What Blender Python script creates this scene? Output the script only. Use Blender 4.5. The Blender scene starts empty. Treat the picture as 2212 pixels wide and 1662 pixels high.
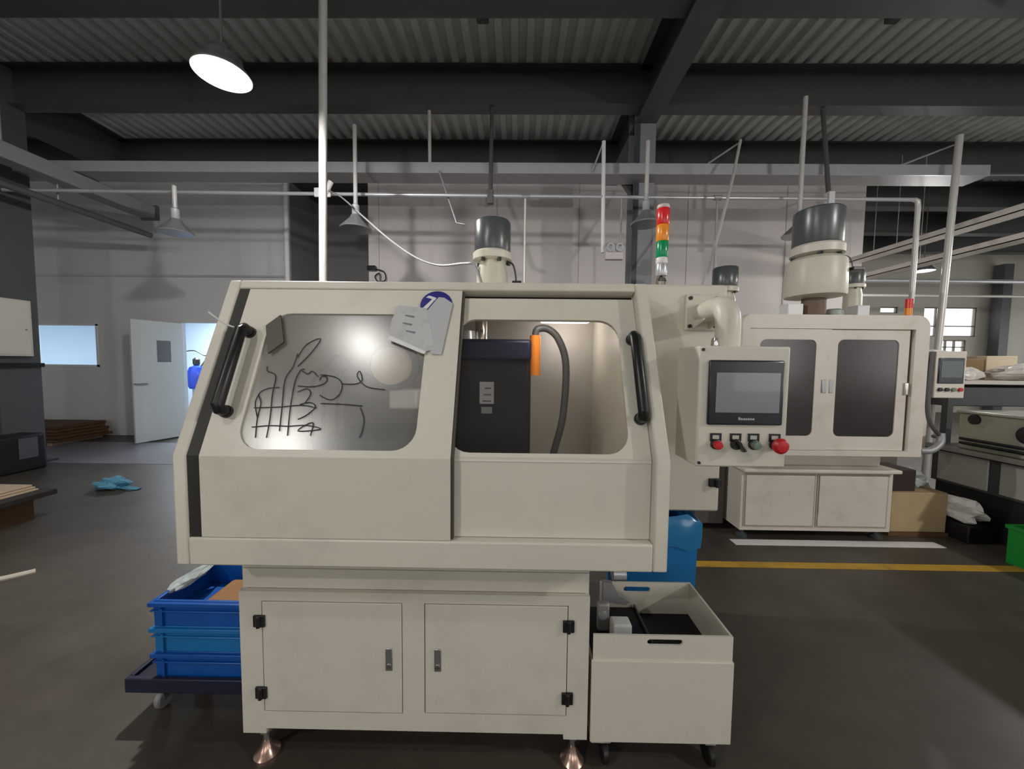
import bpy, bmesh, math, random
from mathutils import Vector, Matrix

random.seed(7)
SC = bpy.context.scene
COL = SC.collection
R = math.radians

# ------------------------------------------------------------------ camera
cam_d = bpy.data.cameras.new('camera')
cam_d.sensor_width = 36.0
cam_d.lens = 36.0 * 800.0 / 2212.0
cam_d.clip_start = 0.05
cam_d.clip_end = 200
cam = bpy.data.objects.new('camera', cam_d)
COL.objects.link(cam)
_psi, _th, _rho = R(-0.6), R(3.3), R(0.6)
_F = Vector((math.sin(_psi)*math.cos(_th), math.cos(_psi)*math.cos(_th), -math.sin(_th)))
_R0 = Vector((math.cos(_psi), -math.sin(_psi), 0))
_U0 = _R0.cross(_F)
_Rv = _R0*math.cos(_rho) + _U0*math.sin(_rho)
_Uv = _U0*math.cos(_rho) - _R0*math.sin(_rho)
cam.matrix_world = Matrix(((_Rv.x, _Uv.x, -_F.x, 0), (_Rv.y, _Uv.y, -_F.y, 0),
                           (_Rv.z, _Uv.z, -_F.z, 1.55), (0, 0, 0, 1)))
SC.camera = cam

# ------------------------------------------------------------------ world, exposure
W = bpy.data.worlds.new('sky')
SC.world = W
W.use_nodes = True
W.node_tree.nodes['Background'].inputs[0].default_value = (1.0, 0.985, 0.96, 1)
W.node_tree.nodes['Background'].inputs[1].default_value = 2.4
SC.view_settings.view_transform = 'Standard'
SC.view_settings.look = 'None'
SC.view_settings.gamma = 1.0
SC.view_settings.use_curve_mapping = False
SC.view_settings.exposure = 0.0

# ------------------------------------------------------------------ materials
MATS = {}
def mat(name, col, rough=0.5, metal=0.0, var=0.0, vscale=6.0, bump=0.0, bscale=60.0, emit=None, estr=0.0,
        alpha=None, spec=0.5, dirt=None, dscale=3.0, damt=0.5, coat=0.0):
    if name in MATS:
        return MATS[name]
    m = bpy.data.materials.new(name)
    m.use_nodes = True
    nt = m.node_tree
    b = nt.nodes['Principled BSDF']
    b.inputs['Base Color'].default_value = (*col, 1)
    b.inputs['Roughness'].default_value = rough
    b.inputs['Metallic'].default_value = metal
    b.inputs['Specular IOR Level'].default_value = spec
    b.inputs['Coat Weight'].default_value = coat
    tc = nt.nodes.new('ShaderNodeTexCoord')
    last = None
    if var > 0:
        n = nt.nodes.new('ShaderNodeTexNoise')
        n.inputs['Scale'].default_value = vscale
        n.inputs['Detail'].default_value = 5
        nt.links.new(tc.outputs['Object'], n.inputs['Vector'])
        mx = nt.nodes.new('ShaderNodeMix'); mx.data_type = 'RGBA'
        mx.inputs[6].default_value = (*[c*(1-var) for c in col], 1)
        mx.inputs[7].default_value = (*[min(1, c*(1+var)) for c in col], 1)
        nt.links.new(n.outputs['Fac'], mx.inputs[0])
        last = mx.outputs[2]
    if dirt is not None:
        n = nt.nodes.new('ShaderNodeTexNoise')
        n.inputs['Scale'].default_value = dscale
        n.inputs['Detail'].default_value = 8
        n.inputs['Roughness'].default_value = 0.7
        nt.links.new(tc.outputs['Object'], n.inputs['Vector'])
        rp = nt.nodes.new('ShaderNodeValToRGB')
        rp.color_ramp.elements[0].position = 0.52
        rp.color_ramp.elements[1].position = 0.78
        rp.color_ramp.elements[0].color = (0, 0, 0, 1)
        rp.color_ramp.elements[1].color = (damt, damt, damt, 1)
        nt.links.new(n.outputs['Fac'], rp.inputs[0])
        mx = nt.nodes.new('ShaderNodeMix'); mx.data_type = 'RGBA'
        if last is not None:
            nt.links.new(last, mx.inputs[6])
        else:
            mx.inputs[6].default_value = (*col, 1)
        mx.inputs[7].default_value = (*dirt, 1)
        nt.links.new(rp.outputs[0], mx.inputs[0])
        last = mx.outputs[2]
    if last is not None:
        nt.links.new(last, b.inputs['Base Color'])
    if bump > 0:
        n = nt.nodes.new('ShaderNodeTexNoise')
        n.inputs['Scale'].default_value = bscale
        n.inputs['Detail'].default_value = 4
        nt.links.new(tc.outputs['Object'], n.inputs['Vector'])
        bp = nt.nodes.new('ShaderNodeBump')
        bp.inputs['Strength'].default_value = bump
        bp.inputs['Distance'].default_value = 0.01
        nt.links.new(n.outputs['Fac'], bp.inputs['Height'])
        nt.links.new(bp.outputs[0], b.inputs['Normal'])
    if emit:
        b.inputs['Emission Color'].default_value = (*emit, 1)
        b.inputs['Emission Strength'].default_value = estr
    if alpha is not None:
        b.inputs['Alpha'].default_value = alpha
    MATS[name] = m
    return m

def glass(name, tint=(0.9, 0.9, 0.9), haze=0.15, haze_col=(0.6, 0.6, 0.6), rough=0.05, gloss=0.12, scale=3.0, lo=0.35, hi=0.75,
          scratch=0.0):
    """thin pane: clear part, a dry film of coolant haze, a reflective surface"""
    m = bpy.data.materials.new(name); m.use_nodes = True
    nt = m.node_tree
    for n in list(nt.nodes):
        nt.nodes.remove(n)
    out = nt.nodes.new('ShaderNodeOutputMaterial')
    tr = nt.nodes.new('ShaderNodeBsdfTransparent'); tr.inputs[0].default_value = (*tint, 1)
    df = nt.nodes.new('ShaderNodeBsdfDiffuse'); df.inputs[0].default_value = (*haze_col, 1)
    gl = nt.nodes.new('ShaderNodeBsdfGlossy'); gl.inputs['Roughness'].default_value = rough
    gl.inputs[0].default_value = (0.9, 0.9, 0.9, 1)
    tc = nt.nodes.new('ShaderNodeTexCoord')
    nz = nt.nodes.new('ShaderNodeTexNoise'); nz.inputs['Scale'].default_value = scale; nz.inputs['Detail'].default_value = 6
    nt.links.new(tc.outputs['Object'], nz.inputs['Vector'])
    mr = nt.nodes.new('ShaderNodeMapRange')
    mr.inputs[1].default_value = lo; mr.inputs[2].default_value = hi
    mr.inputs[3].default_value = haze*0.45; mr.inputs[4].default_value = haze*1.5
    nt.links.new(nz.outputs['Fac'], mr.inputs[0])
    m1 = nt.nodes.new('ShaderNodeMixShader')
    nt.links.new(mr.outputs[0], m1.inputs[0]); nt.links.new(tr.outputs[0], m1.inputs[1]); nt.links.new(df.outputs[0], m1.inputs[2])
    lw = nt.nodes.new('ShaderNodeLayerWeight'); lw.inputs[0].default_value = 0.5
    fr = nt.nodes.new('ShaderNodeMath'); fr.operation = 'POWER'; fr.inputs[1].default_value = 5.0
    nt.links.new(lw.outputs['Facing'], fr.inputs[0])
    ad = nt.nodes.new('ShaderNodeMath'); ad.operation = 'ADD'; ad.use_clamp = True
    ad.inputs[1].default_value = 0.04 + gloss
    nt.links.new(fr.outputs[0], ad.inputs[0])
    m2 = nt.nodes.new('ShaderNodeMixShader')
    nt.links.new(ad.outputs[0], m2.inputs[0]); nt.links.new(m1.outputs[0], m2.inputs[1]); nt.links.new(gl.outputs[0], m2.inputs[2])
    nt.links.new(m2.outputs[0], out.inputs[0])
    MATS[name] = m
    return m

CREAM = mat('cream_paint', (0.66, 0.62, 0.53), 0.42, var=0.04, vscale=2.2, dirt=(0.30, 0.27, 0.22), dscale=2.8, damt=0.30, bump=0.03, bscale=180)
CREAM2 = mat('warm_white_paint', (0.70, 0.635, 0.56), 0.42, var=0.05, vscale=2, dirt=(0.36, 0.27, 0.19), dscale=3.5, damt=0.35)
COLLCREAM = mat('collector_cream', (0.60, 0.57, 0.47), 0.4, var=0.05)
BLACK = mat('black_plastic', (0.012, 0.012, 0.013), 0.35)
GAP = mat('track_and_gap_shade', (0.02, 0.018, 0.012), 0.6)  # door track, and also the painted shade behind door gaps
STEEL = mat('brushed_steel', (0.42, 0.42, 0.41), 0.35, 0.85)
CHROME = mat('chrome', (0.7, 0.66, 0.62), 0.15, 1.0)
GALV = mat('galvanised_steel', (0.56, 0.57, 0.60), 0.32, 0.45, var=0.10, vscale=9)
GALV_D = mat('dull_galvanised', (0.33, 0.33, 0.34), 0.5, 0.4, var=0.1)
PIPEW = mat('pale_pipe', (0.60, 0.585, 0.56), 0.35, 0.2)
PIPED = mat('dark_pipe', (0.10, 0.10, 0.10), 0.5, 0.2)
DGREY = mat('dark_grey_paint', (0.055, 0.06, 0.065), 0.35, var=0.1)
MOTOR = mat('motor_grey', (0.075, 0.08, 0.085), 0.3, spec=0.6)
COLM = mat('column_grey', (0.22, 0.22, 0.24), 0.5, var=0.05)
COLD = mat('column_dark', (0.075, 0.08, 0.085), 0.55, var=0.12)
BEAM = mat('beam_grey', (0.065, 0.069, 0.070), 0.5, var=0.1)
DECK = mat('steel_deck', (0.72, 0.76, 0.74), 0.5, 0.1, var=0.1, vscale=4)
WALLW = mat('white_panel_wall', (0.66, 0.61, 0.60), 0.5, var=0.02, vscale=0.7)
WALLG = mat('grey_panel_wall', (0.60, 0.60, 0.61), 0.45, var=0.03, vscale=0.8)
WALLD = mat('alcove_shade_grey', (0.20, 0.19, 0.20), 0.5, var=0.04, vscale=0.8)  # shade of the recess put into a darker wall colour
WALLF = mat('far_wall', (0.46, 0.44, 0.39), 0.6, var=0.05)
ROOMW = mat('office_wall', (0.62, 0.74, 0.84), 0.6)
DOORW = mat('door_paint', (0.58, 0.60, 0.59), 0.45)
BLUE = mat('blue_plastic', (0.003, 0.082, 0.36), 0.4, var=0.15, vscale=5)
BLUE2 = mat('blue_plastic_light', (0.008, 0.16, 0.42), 0.42, var=0.15, vscale=4)
NAVY = mat('navy_plastic', (0.01, 0.012, 0.035), 0.5)
ORANGE = mat('orange_paint', (0.95, 0.28, 0.03), 0.4, emit=(1.0, 0.3, 0.02), estr=0.0)
CARD = mat('cardboard', (0.46, 0.34, 0.19), 0.8, var=0.12, vscale=8)
BROWN = mat('brown_board', (0.12, 0.06, 0.025), 0.7, var=0.3, vscale=12)
RUST = mat('rust_brown', (0.10, 0.045, 0.02), 0.7, var=0.3)
WOOD = mat('pale_wood', (0.50, 0.38, 0.27), 0.7, var=0.2, vscale=18)
WHITEP = mat('white_plastic', (0.72, 0.72, 0.72), 0.4)
PAPER = mat('grey_paper', (0.52, 0.52, 0.52), 0.6, var=0.12, vscale=14, dirt=(0.2, 0.2, 0.2), dscale=22, damt=0.5)
SLEEVE = mat('plastic_sleeve', (0.50, 0.50, 0.52), 0.25, var=0.05)
BAG = mat('clear_plastic_bag', (0.42, 0.47, 0.46), 0.15, spec=0.9, var=0.4, vscale=25)
FILM = mat('white_film', (0.80, 0.76, 0.72), 0.3, var=0.1)
GREEN = mat('green_plastic', (0.005, 0.24, 0.03), 0.45)
LATHE = mat('machine_olive', (0.40, 0.41, 0.31), 0.45, var=0.12, dirt=(0.06, 0.06, 0.05), damt=0.6, dscale=4)
LATHEG = mat('machine_grey', (0.38, 0.38, 0.35), 0.45, var=0.08)
RED = mat('red_lens', (0.62, 0.02, 0.02), 0.25, emit=(0.9, 0.03, 0.02), estr=0.05)
AMBER = mat('amber_lens', (0.80, 0.26, 0.02), 0.25, emit=(1, 0.35, 0.02), estr=0.05)
GRN = mat('green_lens', (0.0, 0.25, 0.09), 0.25, emit=(0, 0.5, 0.15), estr=0.03)
REDB = mat('red_button', (0.55, 0.015, 0.02), 0.35)
GRNB = mat('green_grey_button', (0.16, 0.22, 0.17), 0.35)
BEZEL = mat('screen_bezel', (0.022, 0.022, 0.03), 0.22)
SCREEN = mat('screen_glass', (0.24, 0.24, 0.26), 0.22, coat=0.3)
SCREEN2 = mat('screen_teal', (0.10, 0.13, 0.14), 0.25)
OIL = mat('black_oil', (0.004, 0.004, 0.006), 0.3, spec=0.3)
LENS = mat('lamp_lens', (1, 1, 1), 0.3, emit=(1, 0.985, 0.96), estr=26.0)
LENSOFF = mat('lamp_lens_off', (0.35, 0.35, 0.36), 0.3)
REFL = mat('lamp_reflector', (0.55, 0.56, 0.57), 0.35, 0.5)
REFLD = mat('lamp_reflector_dull', (0.34, 0.35, 0.36), 0.3, 0.6)
NAVYST = mat('sticker_blue', (0.012, 0.01, 0.19), 0.4)
BLUEM = mat('blue_enamel', (0.01, 0.045, 0.46), 0.3)
CLOTH = mat('blue_cloth', (0.10, 0.30, 0.44), 0.8, var=0.25, vscale=30)
YELLOW = mat('yellow_line_paint', (0.50, 0.29, 0.03), 0.6, var=0.25, vscale=9, dirt=(0.09, 0.08, 0.06), dscale=7, damt=0.6)
WHITEL = mat('white_line_paint', (0.78, 0.74, 0.73), 0.4, var=0.12, vscale=5)
BRASS = mat('copper_pad', (0.62, 0.42, 0.34), 0.25, 0.9)
INNER = mat('inner_panel', (0.46, 0.44, 0.41), 0.45, var=0.06)
IRON = mat('dark_iron', (0.009, 0.009, 0.011), 0.5)
IRONB = mat('dark_blue_iron', (0.006, 0.006, 0.04), 0.5)
TAN = mat('tan_casting', (0.55, 0.44, 0.28), 0.45, var=0.06)

def floor_mat():
    m = bpy.data.materials.new('floor_concrete'); m.use_nodes = True
    nt = m.node_tree; b = nt.nodes['Principled BSDF']
    tc = nt.nodes.new('ShaderNodeTexCoord')
    def noise(s, d=6, r=0.6):
        n = nt.nodes.new('ShaderNodeTexNoise'); n.inputs['Scale'].default_value = s
        n.inputs['Detail'].default_value = d; n.inputs['Roughness'].default_value = r
        nt.links.new(tc.outputs['Object'], n.inputs['Vector']); return n
    n1 = noise(0.7); n2 = noise(6, 8, 0.7)
    r1 = nt.nodes.new('ShaderNodeValToRGB')
    r1.color_ramp.elements[0].position = 0.3; r1.color_ramp.elements[0].color = (0.055, 0.045, 0.034, 1)
    r1.color_ramp.elements[1].position = 0.75; r1.color_ramp.elements[1].color = (0.098, 0.085, 0.068, 1)
    nt.links.new(n1.outputs['Fac'], r1.inputs[0])
    r2 = nt.nodes.new('ShaderNodeValToRGB')
    r2.color_ramp.elements[0].position = 0.25; r2.color_ramp.elements[0].color = (0.72, 0.72, 0.72, 1)
    r2.color_ramp.elements[1].position = 0.7; r2.color_ramp.elements[1].color = (1.08, 1.08, 1.08, 1)
    nt.links.new(n2.outputs['Fac'], r2.inputs[0])
    mx = nt.nodes.new('ShaderNodeMix'); mx.data_type = 'RGBA'; mx.blend_type = 'MULTIPLY'; mx.inputs[0].default_value = 1
    nt.links.new(r1.outputs[0], mx.inputs[6]); nt.links.new(r2.outputs[0], mx.inputs[7])
    nt.links.new(mx.outputs[2], b.inputs['Base Color'])
    mr = nt.nodes.new('ShaderNodeMapRange'); mr.inputs[3].default_value = 0.30; mr.inputs[4].default_value = 0.62
    nt.links.new(n1.outputs['Fac'], mr.inputs[0]); nt.links.new(mr.outputs[0], b.inputs['Roughness'])
    bp = nt.nodes.new('ShaderNodeBump'); bp.inputs['Strength'].default_value = 0.08; bp.inputs['Distance'].default_value = 0.01
    nt.links.new(n2.outputs['Fac'], bp.inputs['Height']); nt.links.new(bp.outputs[0], b.inputs['Normal'])
    return m
FLOOR = floor_mat()
FLOOR_SHEEN = mat('grey_floor_sheen', (0.23, 0.23, 0.26), 0.3, var=0.2, vscale=3)
PLEXI_L = glass('scratched_plexiglass', tint=(0.90, 0.89, 0.86), haze=0.11, haze_col=(0.60, 0.59, 0.58), rough=0.25, gloss=0.02, scale=3.5)
PLEXI_R = glass('clean_plexiglass', tint=(0.85, 0.84, 0.82), haze=0.008, rough=0.10, gloss=-0.02, scale=4)
PLEXI_2 = glass('dusty_plexiglass', tint=(0.55, 0.50, 0.50), haze=0.05, haze_col=(0.4, 0.36, 0.36), rough=0.20, gloss=0.03, scale=5)
PANE = glass('clear_pane', tint=(0.97, 0.985, 0.99), haze=0.01, rough=0.02, gloss=0.0)

# ------------------------------------------------------------------ mesh helpers
ORG = {}
class MB:
    def __init__(self):
        self.v = []; self.f = []
    def add(self, vs, fs):
        o = len(self.v); self.v += [tuple(p) for p in vs]; self.f += [tuple(i+o for i in f) for f in fs]; return self
    def box(self, x0, x1, y0, y1, z0, z1):
        vs = [(x, y, z) for z in (z0, z1) for y in (y0, y1) for x in (x0, x1)]
        return self.add(vs, [(0, 2, 3, 1), (4, 5, 7, 6), (0, 1, 5, 4), (2, 6, 7, 3), (0, 4, 6, 2), (1, 3, 7, 5)])
    def prism(self, poly, axis, a0, a1):
        def P(u, w, a):
            return {'x': (a, u, w), 'y': (u, a, w), 'z': (u, w, a)}[axis]
        n = len(poly)
        vs = [P(u, w, a0) for u, w in poly] + [P(u, w, a1) for u, w in poly]
        fs = [tuple(range(n))[::-1], tuple(range(n, 2*n))] + [(i, (i+1) % n, n+(i+1) % n, n+i) for i in range(n)]
        return self.add(vs, fs)
    def cyl(self, p0, p1, r0, r1=None, n=20, caps=True):
        r1 = r0 if r1 is None else r1
        p0, p1 = Vector(p0), Vector(p1); d = (p1-p0).normalized()
        a = d.orthogonal().normalized(); b = d.cross(a)
        vs = []
        for p, r in ((p0, r0), (p1, r1)):
            for i in range(n):
                t = 2*math.pi*i/n
                vs.append(p + a*r*math.cos(t) + b*r*math.sin(t))
        fs = [(i, (i+1) % n, n+(i+1) % n, n+i) for i in range(n)]
        if caps:
            fs += [tuple(range(n))[::-1], tuple(range(n, 2*n))]
        return self.add(vs, fs)
    def tube(self, pts, r, n=8, smooth=0):
        pts = [Vector(p) for p in pts]
        if smooth:
            out = []
            for i in range(len(pts)-1):
                a = pts[max(0, i-1)]; b = pts[i]; c = pts[i+1]; d = pts[min(len(pts)-1, i+2)]
                for k in range(smooth):
                    t = k/smooth
                    out.append(0.5*((2*b)+(c-a)*t+(2*a-5*b+4*c-d)*t*t+(3*b-a-3*c+d)*t**3))
            out.append(pts[-1]); pts = out
        m = len(pts); vs = []; up = None
        for i, p in enumerate(pts):
            d = (pts[min(i+1, m-1)]-pts[max(i-1, 0)]).normalized()
            if up is None:
                up = d.orthogonal().normalized()
            up = (up - d*up.dot(d)).normalized(); s = d.cross(up)
            rr = r[i] if isinstance(r, (list, tuple)) else r
            vs += [p + up*rr*math.cos(2*math.pi*k/n) + s*rr*math.sin(2*math.pi*k/n) for k in range(n)]
        fs = [(i*n+k, i*n+(k+1) % n, (i+1)*n+(k+1) % n, (i+1)*n+k) for i in range(m-1) for k in range(n)]
        fs += [tuple(range(n))[::-1], tuple(range((m-1)*n, m*n))]
        return self.add(vs, fs)
    def lathe(self, prof, c, n=28, axis='z'):
        vs = []
        for r, h in prof:
            for i in range(n):
                t = 2*math.pi*i/n
                p = (r*math.cos(t), r*math.sin(t), h)
                if axis == 'y': p = (p[0], p[2], p[1])
                if axis == 'x': p = (p[2], p[0], p[1])
                vs.append((c[0]+p[0], c[1]+p[1], c[2]+p[2]))
        m = len(prof)
        fs = [(j*n+i, j*n+(i+1) % n, (j+1)*n+(i+1) % n, (j+1)*n+i) for j in range(m-1) for i in range(n)]
        if prof[0][0] > 1e-5: fs.append(tuple(range(n))[::-1])
        if prof[-1][0] > 1e-5: fs.append(tuple(range((m-1)*n, m*n)))
        return self.add(vs, fs)
    def holed(self, u0, u1, w0, w1, hole, fn, t):
        """plate u0..u1 x w0..w1 with a rounded hole (hu0,hu1,hw0,hw1,r); fn(u,w,d) -> point, d = depth behind the front"""
        hu0, hu1, hw0, hw1, r = hole; k = 7
        arcs = []
        for (cx, cy, a0) in ((hu1-r, hw1-r, 0), (hu0+r, hw1-r, 90), (hu0+r, hw0+r, 180), (hu1-r, hw0+r, 270)):
            arcs.append([(cx+r*math.cos(R(a0+90*i/(k-1))), cy+r*math.sin(R(a0+90*i/(k-1)))) for i in range(k)])
        oc = [(u1, w1), (u0, w1), (u0, w0), (u1, w0)]
        inner = [p for a in arcs for p in a]; N = len(inner)
        vs = [fn(u, w, 0) for u, w in oc] + [fn(u, w, 0) for u, w in inner] + [fn(u, w, t) for u, w in oc] + [fn(u, w, t) for u, w in inner]
        B = 4+N; fs = []
        for c in range(4):
            for i in range(k-1):
                a = 4+c*k+i
                fs.append((c, a+1, a)); fs.append((B+c, B+a, B+a+1))
            nx = (c+1) % 4; a = 4+c*k+k-1; b2 = 4+nx*k
            fs.append((c, nx, b2, a)); fs.append((B+c, B+a, B+b2, B+nx))
            fs.append((c, B+c, B+nx, nx))
        for i in range(N):
            a = 4+i; b2 = 4+(i+1) % N
            fs.append((a, b2, B+b2, B+a))
        return self.add(vs, fs)
    def build(self, name, m, parent=None, bevel=0.0, smooth=True, loc=None, segs=2):
        if parent is not None:
            o0 = ORG[parent.name]
        elif loc is not None:
            o0 = Vector(loc)
        else:
            xs, ys, zs = zip(*self.v)
            o0 = Vector(((min(xs)+max(xs))/2, (min(ys)+max(ys))/2, min(zs)))
        me = bpy.data.meshes.new(name)
        me.from_pydata([Vector(p)-o0 for p in self.v], [], self.f)
        bm = bmesh.new(); bm.from_mesh(me); bmesh.ops.recalc_face_normals(bm, faces=bm.faces); bm.to_mesh(me); bm.free()
        me.materials.append(m)
        if smooth:
            for p in me.polygons: p.use_smooth = True
            me.set_sharp_from_angle(angle=R(38))
        o = bpy.data.objects.new(name, me); COL.objects.link(o)
        if parent is not None: o.parent = parent
        else: o.location = o0
        ORG[o.name] = o0
        if bevel > 0:
            md = o.modifiers.new('bevel', 'BEVEL'); md.width = bevel; md.segments = segs; md.limit_method = 'ANGLE'; md.angle_limit = R(40)
        return o

def B(x0, x1, y0, y1, z0, z1): return MB().box(x0, x1, y0, y1, z0, z1)
def tag(o, label, cat, group=None):
    o['label'] = label; o['category'] = cat
    if group: o['group'] = group
    return o
def thing(name, label, cat, loc, group=None):
    o = bpy.data.objects.new(name, None); COL.objects.link(o); o.location = loc; o.empty_display_size = 0.1
    ORG[o.name] = Vector(loc)
    return tag(o, label, cat, group)
def struct(o, label=None):
    o['kind'] = 'structure'
    if label: o['label'] = label
    return o
def dup(root, loc, label, group=None, scale=None):
    def cp(o, par):
        c = o.copy(); COL.objects.link(c)
        if par: c.parent = par
        for k in [x for x in bpy.data.objects if x.parent == o]: cp(k, c)
        return c
    r = cp(root, None); r.location = loc; r['label'] = label
    if group: r['group'] = group
    if scale: r.scale = scale
    ORG[r.name] = Vector(loc)
    return r

# ================================================================== THE ROOM
WY = 7.4           # plane of the panel wall
ZB = 5.05          # underside of the secondary beams
ZC = 5.60          # deck
struct(B(-12, 19, -7, 15, -0.2, 0).build('floor', FLOOR, smooth=False), 'dark brown-grey concrete factory floor')
struct(B(-10.5, -4.2, 5.35, 6.75, 0.0, 0.004).build('trim_1', FLOOR_SHEEN, smooth=False), 'lighter grey floor strip along the left wall, a painted-in reflection')  # floor's reflection of the bright wall, painted as a lighter strip
struct(B(1.0, 7.5, 2.78, 2.86, 0.0, 0.004).build('trim_2', YELLOW, smooth=False), 'worn yellow line painted on the floor')
struct(B(1.92, 3.72, 3.14, 3.24, 0.0, 0.004).build('trim_3', WHITEL, smooth=False), 'pale line on the floor in front of the far machine')

# wall with the office window and the office door (left of the alcove)
wl = MB()
for x0, x1, z0, z1 in ((-11.0, -9.75, 0, 5.1), (-9.75, -8.41, 0, 1.39), (-9.75, -8.41, 2.245, 5.1), (-8.41, -6.72, 0, 5.1),
                       (-6.72, -5.72, 2.29, 5.1), (-5.72, -4.53, 0, 5.1)):
    wl.box(x0, x1, WY, WY+0.1, z0, z1)
struct(wl.build('wall_left', WALLG, smooth=False), 'grey panel wall with an office window and an open doorway')
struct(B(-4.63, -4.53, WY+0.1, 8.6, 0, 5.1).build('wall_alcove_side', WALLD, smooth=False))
struct(B(-4.63, -2.83, 8.6, 8.7, 0, 5.1).build('wall_alcove', WALLD, smooth=False), 'back of the wall recess behind the pole, coloured dark for its shade')
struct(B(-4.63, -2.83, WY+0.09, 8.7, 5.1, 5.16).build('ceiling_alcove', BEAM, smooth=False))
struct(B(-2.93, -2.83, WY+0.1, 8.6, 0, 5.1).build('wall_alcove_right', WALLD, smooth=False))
wb = struct(B(-2.93, 6.70, WY, WY+0.1, 0, 5.1).build('wall_back', WALLW, smooth=False), 'white panel wall behind the machines')
struct(B(6.60, 6.70, WY+0.1, 13.5, 0, 5.1).build('wall_back_return', WALLW, smooth=False))
for i, x in enumerate((-2.72, -0.4, 1.2, 3.3, 5.2)):
    B(x-0.006, x+0.006, WY-0.006, WY, 0, 5.1).build('panel_joint', mat('joint_grey', (0.40, 0.37, 0.37), 0.6), wb)
struct(B(-11.0, -4.53, WY-0.035, WY, 3.185, 3.225).build('trim_4', GALV, smooth=False), 'thin metal ledge along the grey wall')
# office behind the wall
struct(B(-11.0, -4.63, 10.4, 10.5, 0, 3.0).build('wall_office_back', ROOMW, smooth=False))
struct(B(-11.1, -11.0, WY, 10.5, 0, 5.1).build('wall_office_left', ROOMW, smooth=False))
struct(B(-4.70, -4.63, WY+0.1, 10.5, 0, 3.0).build('wall_office_right', ROOMW, smooth=False))
struct(B(-11.0, -4.63, WY+0.1, 10.5, 2.95, 3.05).build('ceiling_office', ROOMW, smooth=False))
# far end of the hall on the right
wf = MB()
fw = [(14.0, 14.42), (14.5, 15.78)]
for x0, x1, z0, z1 in ((6.7, 12.5, 0, 5.6), (12.5, 13.1, 0, 3.4), (12.5, 13.1, 3.62, 5.6), (13.1, 14.0, 0, 5.6), (14.0, 15.8, 0, 2.02), (14.0, 14.55, 2.02, 2.62), (15.5, 15.8, 2.02, 2.62),
                       (14.55, 15.5, 2.5, 2.62), (14.0, 15.8, 3.62, 5.6), (15.8, 18.5, 0, 5.6)):
    wf.box(x0, x1, 13.0, 13.15, z0, z1)
struct(wf.build('wall_far', WALLF, smooth=False), 'dim far wall of the hall with bright windows')
def window(name, x0, x1, z0, z1, y, cols, rows, label):
    w = MB()
    t = 0.035
    for (a, b, c, d) in ((x0, x1, z0, z0+t), (x0, x1, z1-t, z1), (x0, x0+t, z0, z1), (x1-t, x1, z0, z1)):
        w.box(a, b, y, y+0.06, c, d)
    for cx in cols: w.box(cx-t/2, cx+t/2, y, y+0.06, z0+t, z1-t)
    for cz in rows: w.box(x0+t, x1-t, y, y+0.06, cz-t/2, cz+t/2)
    o = struct(w.build(name, mat('window_frame', (0.16, 0.14, 0.13), 0.5), smooth=False), label)
    xs = [x0]+list(cols)+[x1]; zs = [z0]+list(rows)+[z1]
    for i in range(len(xs)-1):
        for j in range(len(zs)-1):
            B(xs[i]+t/2, xs[i+1]-t/2, y+0.025, y+0.03, zs[j]+t/2, zs[j+1]-t/2).build('pane', PANE, o, smooth=False)
    return o
window('window_2', 14.0, 15.8, 2.62, 3.62, 13.03, (14.45,), (2.98,), 'bright two-light window in the far wall')
window('window_3', 14.55, 15.5, 2.02, 2.5, 13.03, (14.85, 15.15), (2.26,), 'small bright window grille under the far window')
window('window_4', 12.5, 13.1, 3.4, 3.62, 13.03, (), (), 'short bright slit window in the far wall')
# right side of the hall
wr = MB()
for y0, y1, z0, z1 in ((-7, -5.0, 0, 5.6), (-5.0, 3.0, 0, 0.9), (-5.0, 3.0, 3.6, 5.6), (3.0, 5.0, 0, 5.6), (5.0, 12.0, 0, 0.9), (5.0, 12.0, 3.4, 5.6), (12.0, 13.15, 0, 5.6)):
    wr.box(18.5, 18.65, y0, y1, z0, z1)
struct(wr.build('wall_right', WALLF, smooth=False))
wq = MB()
wq.box(-11.2, 18.65, -7.15, -7.0, 0, 0.9); wq.box(-11.2, 18.65, -7.15, -7.0, 3.4, 5.6)
for x0, x1 in ((-11.2, -8.0), (-4.0, -1.0), (3.0, 5.5), (10.0, 12.5), (16.5, 18.65)): wq.box(x0, x1, -7.15, -7.0, 0.9, 3.4)
struct(wq.build('wall_rear', WALLF, smooth=False), 'rear wall of the hall with window bands behind the viewer')
struct(B(-11.2, -11.1, -7, 10.5, 0, 5.6).build('wall_far_left', WALLG, smooth=False))

# office window and door
ow = MB()
for (a, b, c, d) in ((-9.75, -8.41, 1.39, 1.43), (-9.75, -8.41, 2.215, 2.245), (-9.75, -9.71, 1.39, 2.245), (-8.45, -8.41, 1.39, 2.245)):
    ow.box(a, b, WY-0.015, WY+0.08, c, d)
w1 = struct(ow.build('window_1', WHITEP, smooth=False), 'pale bright office window in the grey wall')
B(-9.71, -8.45, WY+0.04, WY+0.045, 1.43, 2.215).build('pane', PANE, w1, smooth=False)
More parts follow.
